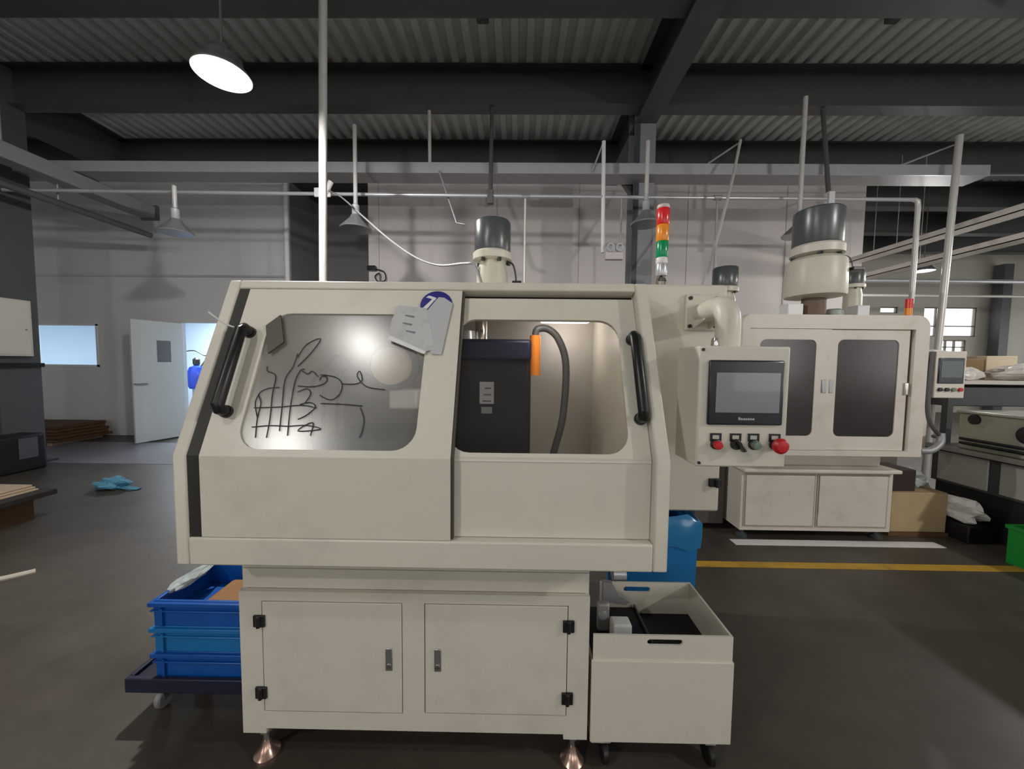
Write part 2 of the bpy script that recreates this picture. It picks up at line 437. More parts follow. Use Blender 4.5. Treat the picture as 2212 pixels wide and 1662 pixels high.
# door leaf, hinged on the right jamb side at x = -6.72, swung out towards the hall
dl = thing('door_1', 'open grey office door with a narrow glazed slot', 'door', (-6.72, WY-0.01, 0))
dl['kind'] = 'structure'; del dl['category']
def leaf(x0, x1, y0, y1, z0, z1): return B(-6.72+x0, -6.72+x1, WY-0.01+y0, WY-0.01+y1, z0, z1)
lf = MB()
for (x0, x1, z0, z1) in ((-0.82, -0.44, 0.02, 2.27), (-0.21, 0, 0.02, 2.27), (-0.44, -0.21, 0.02, 1.50), (-0.44, -0.21, 1.91, 2.27)):
    lf.box(-6.72+x0, -6.72+x1, WY-0.05, WY-0.01, z0, z1)
lf.build('door_leaf', DOORW, dl, smooth=False)
leaf(-0.44, -0.21, -0.03, -0.02, 1.50, 1.91).build('door_glass', mat('dark_pane', (0.16, 0.17, 0.18), 0.2), dl)
h = MB().tube([(-7.52, WY-0.05, 1.10), (-7.52, WY-0.11, 1.10), (-7.36, WY-0.11, 1.10)], 0.014)
h.build('door_handle', STEEL, dl)
dl.rotation_euler.z = R(75)
# machine in the office seen through the doorway
OX, OY = -7.46, 8.6
op = thing('blue_pump_stand', 'blue enamelled machine with chrome tubes seen through the open doorway', 'machine', (OX, OY, 0))
MB().lathe([(0.16, 0.88), (0.19, 0.95), (0.20, 1.25), (0.15, 1.38), (0.06, 1.42)], (OX, OY, 0)).build('motor_housing', BLUEM, op)
MB().lathe([(0.05, 1.42), (0.07, 1.46), (0.07, 1.56), (0.03, 1.60)], (OX-0.02, OY, 0)).build('cap', BLACK, op)
MB().cyl((OX, OY, 0.02), (OX, OY, 0.88), 0.11).build('stand_column', mat('pale_blue', (0.25, 0.33, 0.5), 0.4), op)
MB().lathe([(0.24, 0.0), (0.24, 0.03), (0.12, 0.06)], (OX, OY, 0)).build('foot_plate', DGREY, op)
MB().tube([(OX+0.15, OY-0.05, 1.2), (OX+0.35, OY-0.10, 1.15), (OX+0.45, OY-0.10, 0.95)], 0.035, 10, 6).build('chrome_tube', CHROME, op)
MB().cyl((OX+0.33, OY-0.10, 1.32), (OX+0.53, OY-0.15, 1.22), 0.07).build('lamp_head', mat('lit_white', (0.9, 0.9, 0.9), 0.2), op)
MB().tube([(OX-0.25, OY+0.00, 1.75), (OX-0.05, OY+0.00, 1.76), (OX+0.15, OY+0.00, 1.66), (OX+0.23, OY+0.00, 1.62), (OX+0.05, OY+0.00, 1.35)], 0.012, 8, 6).build('hose', BLACK, op)
struct(B(-8.2, -5.4, 10.36, 10.4, 1.70, 1.76).build('trim_5', GALV_D, smooth=False))
# office ceiling lamp
ol = thing('office_lamp', 'white office ceiling lamp behind the grey wall', 'lamp', (-7.2, 9.0, 2.95))
B(-7.9, -6.5, 8.9, 9.1, 2.88, 2.95).build('housing', WHITEP, ol)
B(-7.85, -6.55, 8.93, 9.07, 2.87, 2.88).build('diffuser', mat('office_tube', (1, 1, 1), 0.5, emit=(0.86, 0.93, 1.0), estr=6), ol)
def light(name, kind, loc, power, col=(1, 1, 1), size=0.2, parent=None, spot=None, rot=None):
    d = bpy.data.lights.new(name, kind); d.energy = power; d.color = col
    if kind == 'AREA': d.size = size; d.shape = 'DISK'
    else: d.shadow_soft_size = size
    if kind == 'SPOT': d.spot_size = spot or R(150); d.spot_blend = 0.4
    o = bpy.data.objects.new(name, d); COL.objects.link(o)
    if parent is not None:
        o.parent = parent; o.location = Vector(loc)-ORG[parent.name]
    else: o.location = loc
    if rot: o.rotation_euler = rot
    return o
light('office_light', 'AREA', (-7.2, 9.0, 2.86), 230, (0.86, 0.93, 1.0), 1.2, ol)

# columns
def column(name, x0, x1, y0, y1, label, m):
    c = MB(); t = 0.02; xm = (x0+x1)/2
    c.box(x0, x1, y0, y0+t, 0, ZC); c.box(x0, x1, y1-t, y1, 0, ZC); c.box(xm-t/2, xm+t/2, y0+t, y1-t, 0, ZC)
    o = c.build(name, m, smooth=False)
    B(x0-0.08, x1+0.08, y0-0.08, y1+0.08, 0, 0.025).build('base_plate', DGREY, o)
    return struct(o, label)
c1 = column('column_1', 1.66, 1.96, 5.5, 5.8, 'grey steel column behind the signal tower', COLM)
B(1.66, 1.735, 5.494, 5.5, 0, 5.0).build('dark_strip', DGREY, c1, smooth=False)
MB().prism([(1.66, 4.05), (1.66, 4.45), (1.36, 4.45)], 'y', 5.6, 5.7).build('haunch', DGREY, c1, smooth=False)
c2 = column('column_2', -7.60, -7.08, 4.95, 5.45, 'dark grey steel column carrying a pale cabinet', COLD)
B(-7.085, -7.06, 4.97, 5.43, 0.03, 5.55).build('cladding', COLD, c2, smooth=False)

# ceiling: deck sheets with trapezoid ribs running away from the camera
ce = struct(B(-12, 19, -7, 15, 5.86, 6.0).build('ceiling', DGREY, smooth=False), 'dark ribbed steel deck ceiling')
def deck_mesh(w, y0, y1):
    m = MB(); pitch = 0.2; n = int(round(w/pitch)); prof = []
    for i in range(n):
        x = i*pitch
        prof += [(x, 0.075), (x+0.075, 0.075), (x+0.095, 0.0), (x+0.18, 0.0)]
    prof.append((w, 0.075))
    k = len(prof)
    vs = [(x, y, z) for y in (y0, y1) for x, z in prof]
    m.add(vs, [(i, i+1, k+i+1, k+i) for i in range(k-1)])
    return m
proto = None
x = -12.0
while x < 18.9:
    if proto is None:
        proto = deck_mesh(1.0, -7, 15)
        proto.v = [(a+x, b, c+ZC) for a, b, c in proto.v]
        proto = proto.build('deck_sheet', DECK, ce, smooth=False)
        x0p = x
    else:
        c = proto.copy(); COL.objects.link(c); c.location = proto.location + Vector((x-x0p, 0, 0))
    x += 1.0
# secondary beams (across) and main beams (along)
def ibeam(name, axis, a0, a1, c, w, z0, z1, label, m=BEAM):
    t = 0.02; b = MB()
    def bx(p0, p1, zz0, zz1):
        if axis == 'x': b.box(a0, a1, p0, p1, zz0, zz1)
        else: b.box(p0, p1, a0, a1, zz0, zz1)
    bx(c-w/2, c+w/2, z0, z0+t); bx(c-w/2, c+w/2, z1-t, z1); bx(c-0.012, c+0.012, z0+t, z1-t)
    o = b.build(name, m, smooth=False)
    return struct(o, label)
for i, (y, nm) in enumerate(((1.05, None), (2.45, None), (3.87, 'dark steel ceiling beam nearest the camera, crossing the top of the picture'),
                             (5.33, 'dark steel ceiling beam carrying the pipe hangers'), (7.05, 'dark steel ceiling beam just in front of the wall'))):
    ibeam('ceiling_beam', 'x', -11, 18.4, y, 0.20, ZB, ZC-0.01, nm)
for y in (8.5, 10.1, 11.7):
    ibeam('ceiling_beam', 'x', 6.9, 18.4, y, 0.24, ZB, ZC-0.01, None)
ibeam('main_beam', 'y', -7, 7.3, 1.81, 0.30, 4.98, ZC-0.01, 'deep main ceiling beam running away from the camera above the column', BEAM)
ibeam('main_beam', 'y', -7, 7.3, -7.40, 0.36, 5.0, ZC-0.01, 'main ceiling beam above the left column', BEAM)
ibeam('main_beam', 'y', -7, 12.9, 11.3, 0.30, 5.0, ZC-0.01, None, BEAM)

# ================================================================== SERVICES UNDER THE CEILING
ct = thing('cable_tray', 'long galvanised cable tray hung across the hall above the pipe', 'cable tray', (-0.4, 5.4, 4.16))
t = 0.012
B(-10.5, 6.4, 5.25, 5.262, 4.16, 4.30).build('front_side', GALV, ct, smooth=False)
B(-10.5, 6.4, 5.548, 5.56, 4.16, 4.30).build('back_side', GALV_D, ct, smooth=False)
B(-10.5, 6.4, 5.262, 5.548, 4.16, 4.172).build('bottom_plate', GALV_D, ct, smooth=False)
for i, (x, nm) in enumerate(((-1.25, 'wire'), (3.95, 'bar'))):
    MB().cyl((x, 5.40, 4.172), (x, 5.36, ZB+0.01), 0.024, n=10).build('hanger_rod', PIPEW, ct)
hp = thing('air_pipe', 'long thin steel pipe running across the hall below the cable tray', 'pipe', (0.2, 5.1, 3.75))
MB().tube([(-7.0, 5.1, 3.83), (-2.6, 5.1, 3.80), (1.2, 5.1, 3.78), (5.25, 5.1, 3.77)], 0.024, 12).build('pipe_run', GALV, hp)
MB().tube([(5.25, 5.1, 3.77), (5.30, 5.1, 3.75), (5.31, 5.1, 3.68), (5.31, 5.1, 2.4)], 0.030, 12).build('down_pipe', PIPEW, hp)
for x in (-0.37, 4.14):
    MB().cyl((x, 5.1, 3.70), (x, 5.3, ZB+0.01), 0.028, n=10).build('hanger', PIPED, hp)
    B(x-0.04, x+0.04, 5.06, 5.14, 3.68, 3.86).build('clamp', PIPED if x < 1 else WHITEP, hp, bevel=0.006)
for x in (0.1, 2.66):
    MB().lathe([(0.034, -0.05), (0.034, 0.05)], (x, 5.1, 3.78), axis='x', n=14).build('tee_fitting', GALV_D, hp)
    MB().cyl((x, 5.1, 3.76), (x, 5.1, 1.9), 0.016, n=10).build('drop_pipe', PIPEW if x < 1 else GALV_D, hp)
# pole
pl = thing('steel_pole', 'tall pale steel pole rising behind the left machine door to the ceiling', 'pole', (-1.94, 3.68, 0))
MB().cyl((-1.955, 3.68, 0.0), (-1.85, 3.68, ZC-0.005), 0.033, 0.039, n=16).build('pole_tube', PIPEW, pl)
MB().lathe([(0.08, 0), (0.08, 0.012), (0.045, 0.02)], (-1.955, 3.68, 0), 16).build('foot_flange', GALV_D, pl)
cl = B(-2.72, -2.50, 5.04, 5.07, 3.74, 3.86).build('pole_clamp', WHITEP, hp, bevel=0.01)
MB().cyl((-2.56, 5.03, 3.78), (-2.48, 5.03, 3.93), 0.035, n=12).build('clamp_bolt', WHITEP, cl)
rp = thing('leaning_conduit', 'pale round conduit leaning from the cable tray at the far right', 'pipe', (5.6, 5.05, 0))
MB().cyl((5.55, 5.0, 0.0), (5.76, 5.08, 4.58), 0.038, n=14).build('conduit_tube', PIPEW, rp)
MB().tube([(5.76, 5.08, 4.5), (5.95, 5.2, 4.58), (5.2, 5.4, 4.31)], 0.012).build('stay_wire', GALV_D, rp)
dg = thing('diagonal_conduit', 'thin pale conduit slanting down from the tray behind the signal tower', 'pipe', (2.6, 4.6, 2.3))
MB().tube([(2.93, 5.1, 4.52), (2.62, 4.75, 3.7), (2.10, 4.2, 2.55), (1.55, 3.6, 1.6), (1.5, 3.55, 1.2)], 0.018, 10, 4).build('conduit_tube', PIPEW, dg)
MB().tube([(2.93, 5.1, 4.50), (2.6, 5.27, 4.31)], 0.012).build('stay_wire', GALV_D, dg)
# wall down pipe and thin slanting rod
tag(MB().tube([(-4.50, 7.32, 0.0), (-4.50, 7.32, 5.05)], 0.05, 12).build('down_pipe', WHITEP), 'white round pipe at the edge of the wall recess', 'pipe')
tag(MB().tube([(-1.08, 5.2, 4.16), (-0.83, 5.15, 3.45), (-0.72, 5.15, 3.43)], 0.014, 8).build('bent_rod', GALV_D), 'thin bent rod hanging slanted under the cable tray', 'rod')
tag(MB().tube([(-7.0, 6.6, 4.90), (-2, 6.45, 4.75), (1.4, 6.4, 4.72)], 0.008, 6).build('ceiling_wire', GALV_D), 'thin wire stretched under the ceiling beams', 'wire')
tag(MB().tube([(1.6, 6.4, 4.74), (4, 6.4, 4.71), (10, 6.4, 4.75)], 0.012, 6).build('ceiling_wire', GALV_D), 'thin double wire under the ceiling right of the main beam', 'wire')
# left duct and pipe running along the hall
ld = thing('air_duct', 'square grey duct running along the hall at the upper left', 'duct', (-6.2, 4.2, 3.95))
MB().box(-6.42, -6.17, 1.2, 6.4, 3.95, 4.15).build('duct_body', COLM, ld, bevel=0.01)
B(-6.44, -6.15, 6.4, 6.45, 3.93, 4.17).build('end_flange', COLD, ld)
for y in (2.2, 4.6): MB().cyl((-6.3, y, 4.15), (-6.3, y, ZC), 0.012, n=6).build('hanger_rod', GALV_D, ld)
lp = thing('dark_pipe_run', 'dark round pipe running along the hall under the duct', 'pipe', (-6.35, 4.0, 3.65))
MB().cyl((-6.37, 1.2, 3.70), (-6.37, 6.5, 3.70), 0.045, n=12).build('pipe_run', PIPED, lp)
for y in (2.6, 5.2): MB().cyl((-6.37, y, 3.74), (-6.37, y, 3.95), 0.01, n=6).build('hanger_rod', GALV_D, lp)

# cable trays running away on the right
GALV_GLARE = mat('glare_galvanised', (0.80, 0.76, 0.72), 0.3, 0.25, var=0.12, vscale=6)  # window glare on the trays put into a paler steel colour
def ltray(name, x, z, y0, y1, label):
    o = thing(name, label, 'cable tray', (x, (y0+y1)/2, z))
    B(x-0.13, x+0.13, y0, y1, z, z+0.012).build('bottom_plate', GALV_GLARE, o, smooth=False)
    B(x-0.13, x-0.118, y0, y1, z, z+0.085).build('side', GALV_GLARE, o, smooth=False)
    B(x+0.118, x+0.13, y0, y1, z, z+0.085).build('side', GALV_GLARE, o, smooth=False)
    for y in (y0+1.2, y0+4.2, y1-0.4):
        MB().cyl((x, y, z), (x, y, ZB), 0.006, n=6).build('hanger_rod', GALV_D, o)
    return o
ltray('cable_ladder', 6.35, 3.50, 2.2, 7.2, 'upper bright cable tray running away at the right')
ltray('cable_ladder', 6.75, 3.25, 2.2, 11.5, 'lower bright cable tray running away at the right')
tag(MB().tube([(9.0, 11.0, 4.05), (17.8, 11.0, 4.05)], 0.06, 10).build('far_pipe', GALV), 'upper horizontal pipe in front of the far wall', 'pipe')
tag(MB().tube([(8.6, 10.6, 3.55), (17.8, 10.6, 3.55)], 0.04, 10).build('far_pipe', PIPEW), 'lower horizontal pipe in front of the far wall', 'pipe')
tag(MB().tube([(15.1, 10.84, 4.1), (15.1, 10.84, 0)], 0.06, 10).build('far_post', PIPEW), 'pale vertical post right of the far window', 'post')
tag(MB().tube([(16.3, 10.9, 3.6), (16.3, 10.9, 0)], 0.08, 10).build('far_post', PIPEW), 'paler thick vertical post nearest the right edge', 'post')
cdt = thing('ceiling_conduit', 'thin conduit clipped across the ceiling ribs at the top centre', 'pipe', (0.55, 4.5, 5.55))
MB().tube([(-0.42, 4.5, 5.56), (1.55, 4.5, 5.56)], 0.014, 8).build('conduit_tube', PIPED, cdt)
B(-0.50, -0.36, 4.44, 4.56, 5.50, 5.60).build('junction_box', PIPED, cdt, bevel=0.008)
cdt = thing('ceiling_conduit', 'thin conduit across the ceiling ribs right of the main beam', 'pipe', (3.0, 4.5, 5.55))
MB().tube([(2.1, 4.5, 5.56), (4.3, 4.5, 5.56)], 0.014, 8).build('conduit_tube', PIPED, cdt)
B(4.2, 4.34, 4.44, 4.56, 5.50, 5.60).build('junction_box', PIPED, cdt, bevel=0.008)
struct(B(-11, 6.7, WY+0.0, WY+0.09, 5.1, 5.59).build('trim_6', BEAM, smooth=False), 'dark header between the panel wall and the deck')
tag(B(16.1, 16.4, 12.6, 12.9, 0, 5.0).build('far_column', COLD, smooth=False), 'dark column against the far wall beside the window', 'column')

# ---------------------------------------------------------- high-bay lamps
def highbay(name, label, x, y, z, r, rod_top, lit, power=0):
    L = thing(name, label, 'lamp', (x, y, z), 'high-bay lamps')
    k = r/0.2
    if lit:     # flat disc lamp: short skirt, recessed bright lens, dark driver
        MB().lathe([(r, 0.0), (r*1.02, 0.008*k), (r*0.78, 0.075*k), (r*0.70, 0.08*k), (r*0.66, 0.072*k), (r*0.96, 0.006*k)], (x, y, z), 40).build('reflector', mat('frosted_skirt', (0.10, 0.10, 0.105), 0.35), L)
        MB().lathe([(0.001, 0.008*k), (r*0.28, 0.016*k), (r*0.48, 0.040*k), (r*0.58, 0.074*k)], (x, y, z), 32).build('lens', LENS, L)
        MB().lathe([(r*0.70, 0.080*k), (r*0.70, 0.13*k), (r*0.35, 0.15*k), (r*0.30, 0.22*k), (r*0.06, 0.23*k)], (x, y, z), 24).build('driver_housing', DGREY, L)
        MB().cyl((x, y, z+0.22*k), (x, y, rod_top), 0.008, n=8).build('hanging_rod', PIPED, L)
        light('lamp_light', 'POINT', (x, y, z-0.01), power, (1.0, 0.98, 0.95), r*0.40, L)
    else:       # bell lamp on a conduit
        MB().lathe([(r, 0.0), (r*1.03, 0.012), (r*0.82, 0.06*k), (r*0.42, 0.14*k), (r*0.30, 0.19*k), (r*0.27, 0.188*k), (r*0.39, 0.13*k),
                    (r*0.79, 0.05*k), (r*0.97, 0.004)], (x, y, z), 36).build('reflector', REFLD, L)
        MB().lathe([(r*0.5, 0.09*k), (0.001, 0.1*k)], (x, y, z), 28).build('lens', LENSOFF, L)
        MB().lathe([(r*0.30, 0.18*k), (r*0.24, 0.20*k), (r*0.24, 0.32*k), (r*0.14, 0.34*k), (r*0.14, 0.44*k)], (x, y, z), 20).build('driver_housing', GALV, L)
        MB().cyl((x, y, z+0.42*k), (x, y, rod_top), 0.026, n=10).build('hanging_rod', PIPEW, L)
    return L
highbay('high_bay_lamp', 'brightly lit round lamp at the upper left under the ceiling', -2.086, 2.70, 3.55, 0.175, ZC-0.02, True, 400)
highbay('high_bay_lamp', 'unlit bell lamp hanging beside the steel pole', -2.08, 4.85, 3.245, 0.19, 4.54, False)
highbay('high_bay_lamp', 'unlit bell lamp hanging in front of the grey column', 1.63, 4.85, 3.33, 0.18, 4.36, False)
highbay('high_bay_lamp', 'unlit bell lamp in front of the grey wall at the left', -4.42, 4.85, 3.18, 0.19, 3.78, False)
highbay('high_bay_lamp', 'unlit bell lamp peeking out behind the big mist collector', 3.57, 4.85, 3.20, 0.18, 4.9, False)
highbay('high_bay_lamp', 'distant lit lamp above the far right machines', 8.75, 8.2, 3.62, 0.18, ZC-0.02, True, 380)
highbay('high_bay_lamp', 'unseen lamp added beyond the right edge to light the beam undersides', 7.9, 4.6, 3.25, 0.175, ZC-0.02, True, 260)  # added out of view, brightens beam undersides and trays at the right
# unseen lamps added behind camera; two match pane glints, rightmost brightens the far machine
for lx, ly, pw, nm in ((-3.14, -2.04, 210, 'leftmost'), (-1.55, -0.27, 70, 'nearest to the machine'), (5.6, -0.8, 560, 'rightmost')):
    highbay('high_bay_lamp', 'unseen lamp added behind the viewer, the %s of three' % nm, lx, ly, 3.55, 0.175, ZC-0.02, True, pw)

# hanging socket box
sb = thing('socket_box', 'pale double socket box hanging on a cord by the grey column', 'socket box', (1.29, 5.1, 2.95))
B(1.18, 1.42, 5.05, 5.12, 2.95, 3.05).build('box_body', mat('socket_pink', (0.55, 0.50, 0.49), 0.5), sb, bevel=0.01)
for x in (1.235, 1.36):
    MB().lathe([(0.055, 0), (0.055, -0.05), (0.035, -0.05), (0.035, -0.02)], (x, 5.06, 3.10), axis='y', n=18).build('socket', GALV, sb)
MB().cyl((1.15, 5.1, 3.05), (1.13, 5.1, 4.5), 0.026, n=8).build('cord', WHITEP, sb)
MB().cyl((1.385, 5.1, 3.05), (1.385, 5.1, 3.78), 0.012, n=8).build('thin_cord', GALV_D, sb)
MB().tube([(1.13, 5.1, 4.5), (1.02, 5.25, 4.2)], 0.012).build('stay_wire', GALV_D, sb)
# loose plug cable on the wall
pc = thing('plug_cable', 'small black plug with a curled cable on the white wall', 'cable', (-2.75, 7.33, 2.9))
B(-2.92, -2.76, 7.28, 7.38, 3.33, 3.42).build('plug', BLACK, pc, bevel=0.01)
MB().tube([(-2.76, 7.33, 3.36), (-2.6, 7.33, 3.3), (-2.58, 7.33, 3.15), (-2.72, 7.33, 3.12), (-2.78, 7.33, 3.22), (-2.68, 7.33, 3.26), (-2.70, 7.33, 2.9)], 0.012, 6, 6).build('cable', BLACK, pc)

# ================================================================== MACHINE 1
M1 = thing('cnc_machine', 'large cream machine with two sliding windowed doors in the foreground', 'machine', (-0.30, 1.8, 0))
XL, XR = -1.092, 0.49
YF, ZK, ZBt, YT, ZT = 1.15, 1.245, 0.886, 1.42, 1.856
DS = Vector((0, 0.27, 0.611)).normalized(); NS = Vector((0, -DS.z, DS.y))
def inc(u, s, d=0.0):           # a point on the sloped front: u across, s up the slope, d behind it
    return Vector((u, YF, ZK)) + DS*s - NS*d
STOP = (ZT-ZK)/DS.z
def front_prism(mb, x0, x1, d0, d1, s0=None, s1=None, z0=None):
    """strip that follows the folded front between depths d0 and d1"""
    z0 = ZBt if z0 is None else z0; s1 = STOP if s1 is None else s1
    a = [(YF+d0, z0), (YF+d0, ZK)]
    o = inc(0, s1, d0); a.append((o.y, o.z))
    b = inc(0, s1, d1); a += [(b.y, b.z), (YF+d1, ZK-d1*0.2), (YF+d1, z0)]
    return mb.prism(a, 'x', x0, x1)
side = [(YF, ZBt), (YF, ZK), (YT, ZT), (2.35, ZT), (2.35, ZBt)]
fr = MB()
front_prism(fr, XL, -1.05, 0.0, 0.05)
front_prism(fr, 0.443, XR, 0.0, 0.05)
fr.box(-1.05, 0.443, YF, YF+0.05, ZBt, 0.978)
p = [inc(0, 0.632, 0), inc(0, STOP, 0), inc(0, STOP, 0.05), inc(0, 0.632, 0.05)]
fr.prism([(q.y, q.z) for q in p], 'x', -1.05, 0.443)
fr.build('front_frame', CREAM, M1, bevel=0.006)
sh = MB()
sh.prism([(1.2, ZBt), (1.2, ZK), (1.468, ZT-0.01), (2.35, ZT-0.01), (2.35, ZBt)], 'x', XL, XL+0.015)
sh.prism([(1.2, ZBt), (1.2, ZK), (1.468, ZT-0.01), (2.35, ZT-0.01), (2.35, ZBt)], 'x', XR-0.015, XR)
sh.box(XL, XR, 1.44, 2.35, ZT-0.02, ZT)
sh.box(XL, XR, 1.2, 2.35, ZBt, ZBt+0.02)
sh.build('outer_shell', CREAM, M1, smooth=False)
B(XL+0.015, XR-0.015, 2.30, 2.35, ZBt+0.02, ZT-0.02).build('rear_panel', INNER, M1, smooth=False)
tr = MB(); front_prism(tr, -1.051, -1.006, 0.007, 0.03, s1=0.632, z0=0.978)
tr.build('door_track', GAP, M1, smooth=False)

def sliding_door(x0, x1, d, hole, hx, pane_mat, top):
    th = 0.014; D = MB()
    D.holed(x0, x1, 0.0, top, hole, lambda u, w, k: inc(u, w, d+k), th)
    D.prism([(YF+d, 0.980), (YF+d, ZK), (YF+d+th, ZK-0.003), (YF+d+th, 0.980)], 'x', x0, x1)
    o = D.build('sliding_door', CREAM, M1, smooth=False)
    hu0, hu1, hw0, hw1, r = hole
    pn = MB(); e = 0.008
    vs = [inc(u, w, d+0.006+k) for k in (0, 0.004) for u, w in ((hu0-e, hw0-e), (hu1+e, hw0-e), (hu1+e, hw1+e), (hu0-e, hw1+e))]
    pn.add(vs, [(0, 1, 2, 3), (7, 6, 5, 4), (0, 4, 5, 1), (1, 5, 6, 2), (2, 6, 7, 3), (3, 7, 4, 0)])
    # keep the pane behind the rim
    pn.v = [tuple(Vector(q)) for q in pn.v]
    pn.build('window_pane', pane_mat, o, smooth=False)
    hb = MB()
    a, b = 0.135, 0.455
    hb.tube([inc(hx, a+0.012, d), inc(hx, a+0.012, d-0.038), inc(hx, a+0.022, d-0.048), inc(hx, b-0.022, d-0.048), inc(hx, b-0.012, d-0.038), inc(hx, b-0.012, d)], 0.019, 12)
    hb.build('handle', BLACK, o)
    for s in (a+0.012, b-0.012):
        MB().cyl(inc(hx, s, d), inc(hx, s, d-0.012), 0.021, n=16).build('handle_foot', BLACK, o)
    return o
sliding_door(-1.008, -0.205, 0.004, (-0.900, -0.322, 0.025, 0.526, 0.075), -0.958, PLEXI_L, 0.630)
ds = MB(); front_prism(ds, -0.206, -0.197, 0.010, 0.033, s1=0.628, z0=0.982)
ds.build('door_seal', mat('brown_seal', (0.06, 0.048, 0.04), 0.6), M1, smooth=False)
sliding_door(-0.235, 0.441, 0.034, (-0.222, 0.374, 0.028, 0.526, 0.072), 0.418, PLEXI_R, 0.617)
# dark oily scribbles on the outside of the left window
SCRIB = mat('oily_scribble', (0.04, 0.04, 0.045), 0.6, var=0.9, vscale=30)
LD = [o for o in bpy.data.objects if o.name == 'sliding_door'][0]
for st_pts in (
[(-0.845, 0.063), (-0.855, 0.124), (-0.857, 0.18), (-0.872, 0.213), (-0.847, 0.233), (-0.808, 0.238)],
[(-0.809, 0.063), (-0.814, 0.133), (-0.826, 0.213), (-0.831, 0.28), (-0.863, 0.297), (-0.869, 0.315)],
[(-0.772, 0.086), (-0.782, 0.165), (-0.795, 0.264), (-0.778, 0.316), (-0.773, 0.365)],
[(-0.742, 0.071), (-0.754, 0.165), (-0.759, 0.256), (-0.75, 0.299), (-0.736, 0.307)],
[(-0.876, 0.164), (-0.792, 0.168), (-0.716, 0.175), (-0.667, 0.166)],
[(-0.866, 0.098), (-0.807, 0.104), (-0.746, 0.102)],
[(-0.749, 0.102), (-0.686, 0.106), (-0.638, 0.094), (-0.712, 0.087), (-0.669, 0.116), (-0.667, 0.072)],
[(-0.72, 0.126), (-0.693, 0.142), (-0.671, 0.169), (-0.69, 0.185), (-0.724, 0.178)],
[(-0.746, 0.244), (-0.702, 0.241), (-0.668, 0.248), (-0.65, 0.262), (-0.655, 0.279), (-0.671, 0.279), (-0.675, 0.265)],
[(-0.676, 0.286), (-0.626, 0.279), (-0.597, 0.256), (-0.596, 0.219), (-0.619, 0.196), (-0.647, 0.202), (-0.664, 0.212)],
[(-0.742, 0.299), (-0.721, 0.289), (-0.707, 0.299), (-0.684, 0.279)],
[(-0.593, 0.253), (-0.55, 0.253), (-0.529, 0.267), (-0.542, 0.301), (-0.547, 0.28), (-0.509, 0.244), (-0.445, 0.234)],
[(-0.709, 0.182), (-0.696, 0.215), (-0.713, 0.234), (-0.742, 0.222)],
[(-0.655, 0.182), (-0.577, 0.18), (-0.514, 0.175)],
[(-0.519, 0.168), (-0.501, 0.129), (-0.501, 0.09), (-0.506, 0.067)],
[(-0.77, 0.351), (-0.748, 0.402), (-0.703, 0.425), (-0.725, 0.37), (-0.762, 0.316)],
[(-0.872, 0.213), (-0.876, 0.18), (-0.857, 0.132)],
):
    MB().tube([inc(u, q, 0.0085) for u, q in st_pts], 0.0019, 6, 5).build('oily_scribble', SCRIB, LD)
# small black corner bracket of the left window
MB().add([inc(u, s, k) for k in (0.003, -0.004) for u, s in ((-0.905, 0.47), (-0.87, 0.36), (-0.825, 0.405), (-0.862, 0.515))],
         [(0, 1, 2, 3), (7, 6, 5, 4), (0, 4, 5, 1), (1, 5, 6, 2), (2, 6, 7, 3), (3, 7, 4, 0)]).build('corner_film', mat('dark_film', (0.07, 0.06, 0.045), 0.5), M1, smooth=False)

p = [inc(0, 0.610, 0.052), inc(0, 0.640, 0.052), inc(0, 0.640, 0.06), inc(0, 0.610, 0.06)]
MB().prism([(q.y, q.z) for q in p], 'x', -0.235, 0.443).build('gap_shade_strip', GAP, M1, smooth=False)  # dark strip painting the shade in the gap over the right door
# working space inside
B(-0.30, 0.07, 1.72, 2.05, 0.92, 1.60).build('machine_head', IRON, M1, bevel=0.02)
B(-0.30, 0.07, 1.70, 2.05, 1.56, 1.66).build('head_band', IRONB, M1, bevel=0.015)
MB().lathe([(0.03, 1.66), (0.03, 1.76), (0.02, 1.78)], (-0.17, 1.80, 0), 14).build('air_cylinder', CHROME, M1)
MB().lathe([(0.05, 1.66), (0.045, 1.70), (0.02, 1.71)], (-0.24, 1.78, 0), 14).build('oil_cup', GALV, M1)
MB().cyl((0.088, 1.74, 1.495), (0.088, 1.74, 1.68), 0.025, n=14).build('orange_connector', ORANGE, M1)
MB().tube([(0.088, 1.74, 1.68), (0.10, 1.74, 1.71), (0.15, 1.75, 1.71), (0.20, 1.75, 1.66), (0.235, 1.75, 1.54), (0.225, 1.75, 1.30), (0.18, 1.75, 1.10), (0.17, 1.75, 0.93)], 0.017, 10, 6).build('hose', PIPED, M1)
lab = B(-0.168, -0.102, 1.712, 1.72, 1.36, 1.462).build('label_plate', mat('label_grey', (0.45, 0.46, 0.50), 0.5), M1)
for k, z in enumerate((1.37, 1.40, 1.43)):
    B(-0.155+0.006*k, -0.115, 1.7105, 1.7125, z, z+0.006).build('label_line', mat('label_ink', (0.12, 0.12, 0.14), 0.6), lab)
B(-0.160, -0.110, 1.712, 1.72, 1.315, 1.345).build('small_plate', mat('label_grey2', (0.28, 0.29, 0.31), 0.5), M1)
sp = MB().lathe([(0.082, 1.60), (0.082, 1.66), (0.095, 1.665), (0.095, 1.9), (0.13, 1.92), (0.13, 2.25)], (-0.548, 0, 1.533), 32, axis='y').build('spindle_motor', TAN, M1)
MB().lathe([(0.098, 1.655), (0.110, 1.66), (0.110, 1.70), (0.098, 1.70)], (-0.548, 0, 1.533), 32, axis='y').build('spindle_ring', IRON, sp)
B(-0.575, -0.445, 1.66, 2.0, 1.335, 1.425).build('slide_block', WHITEP, M1, bevel=0.012)
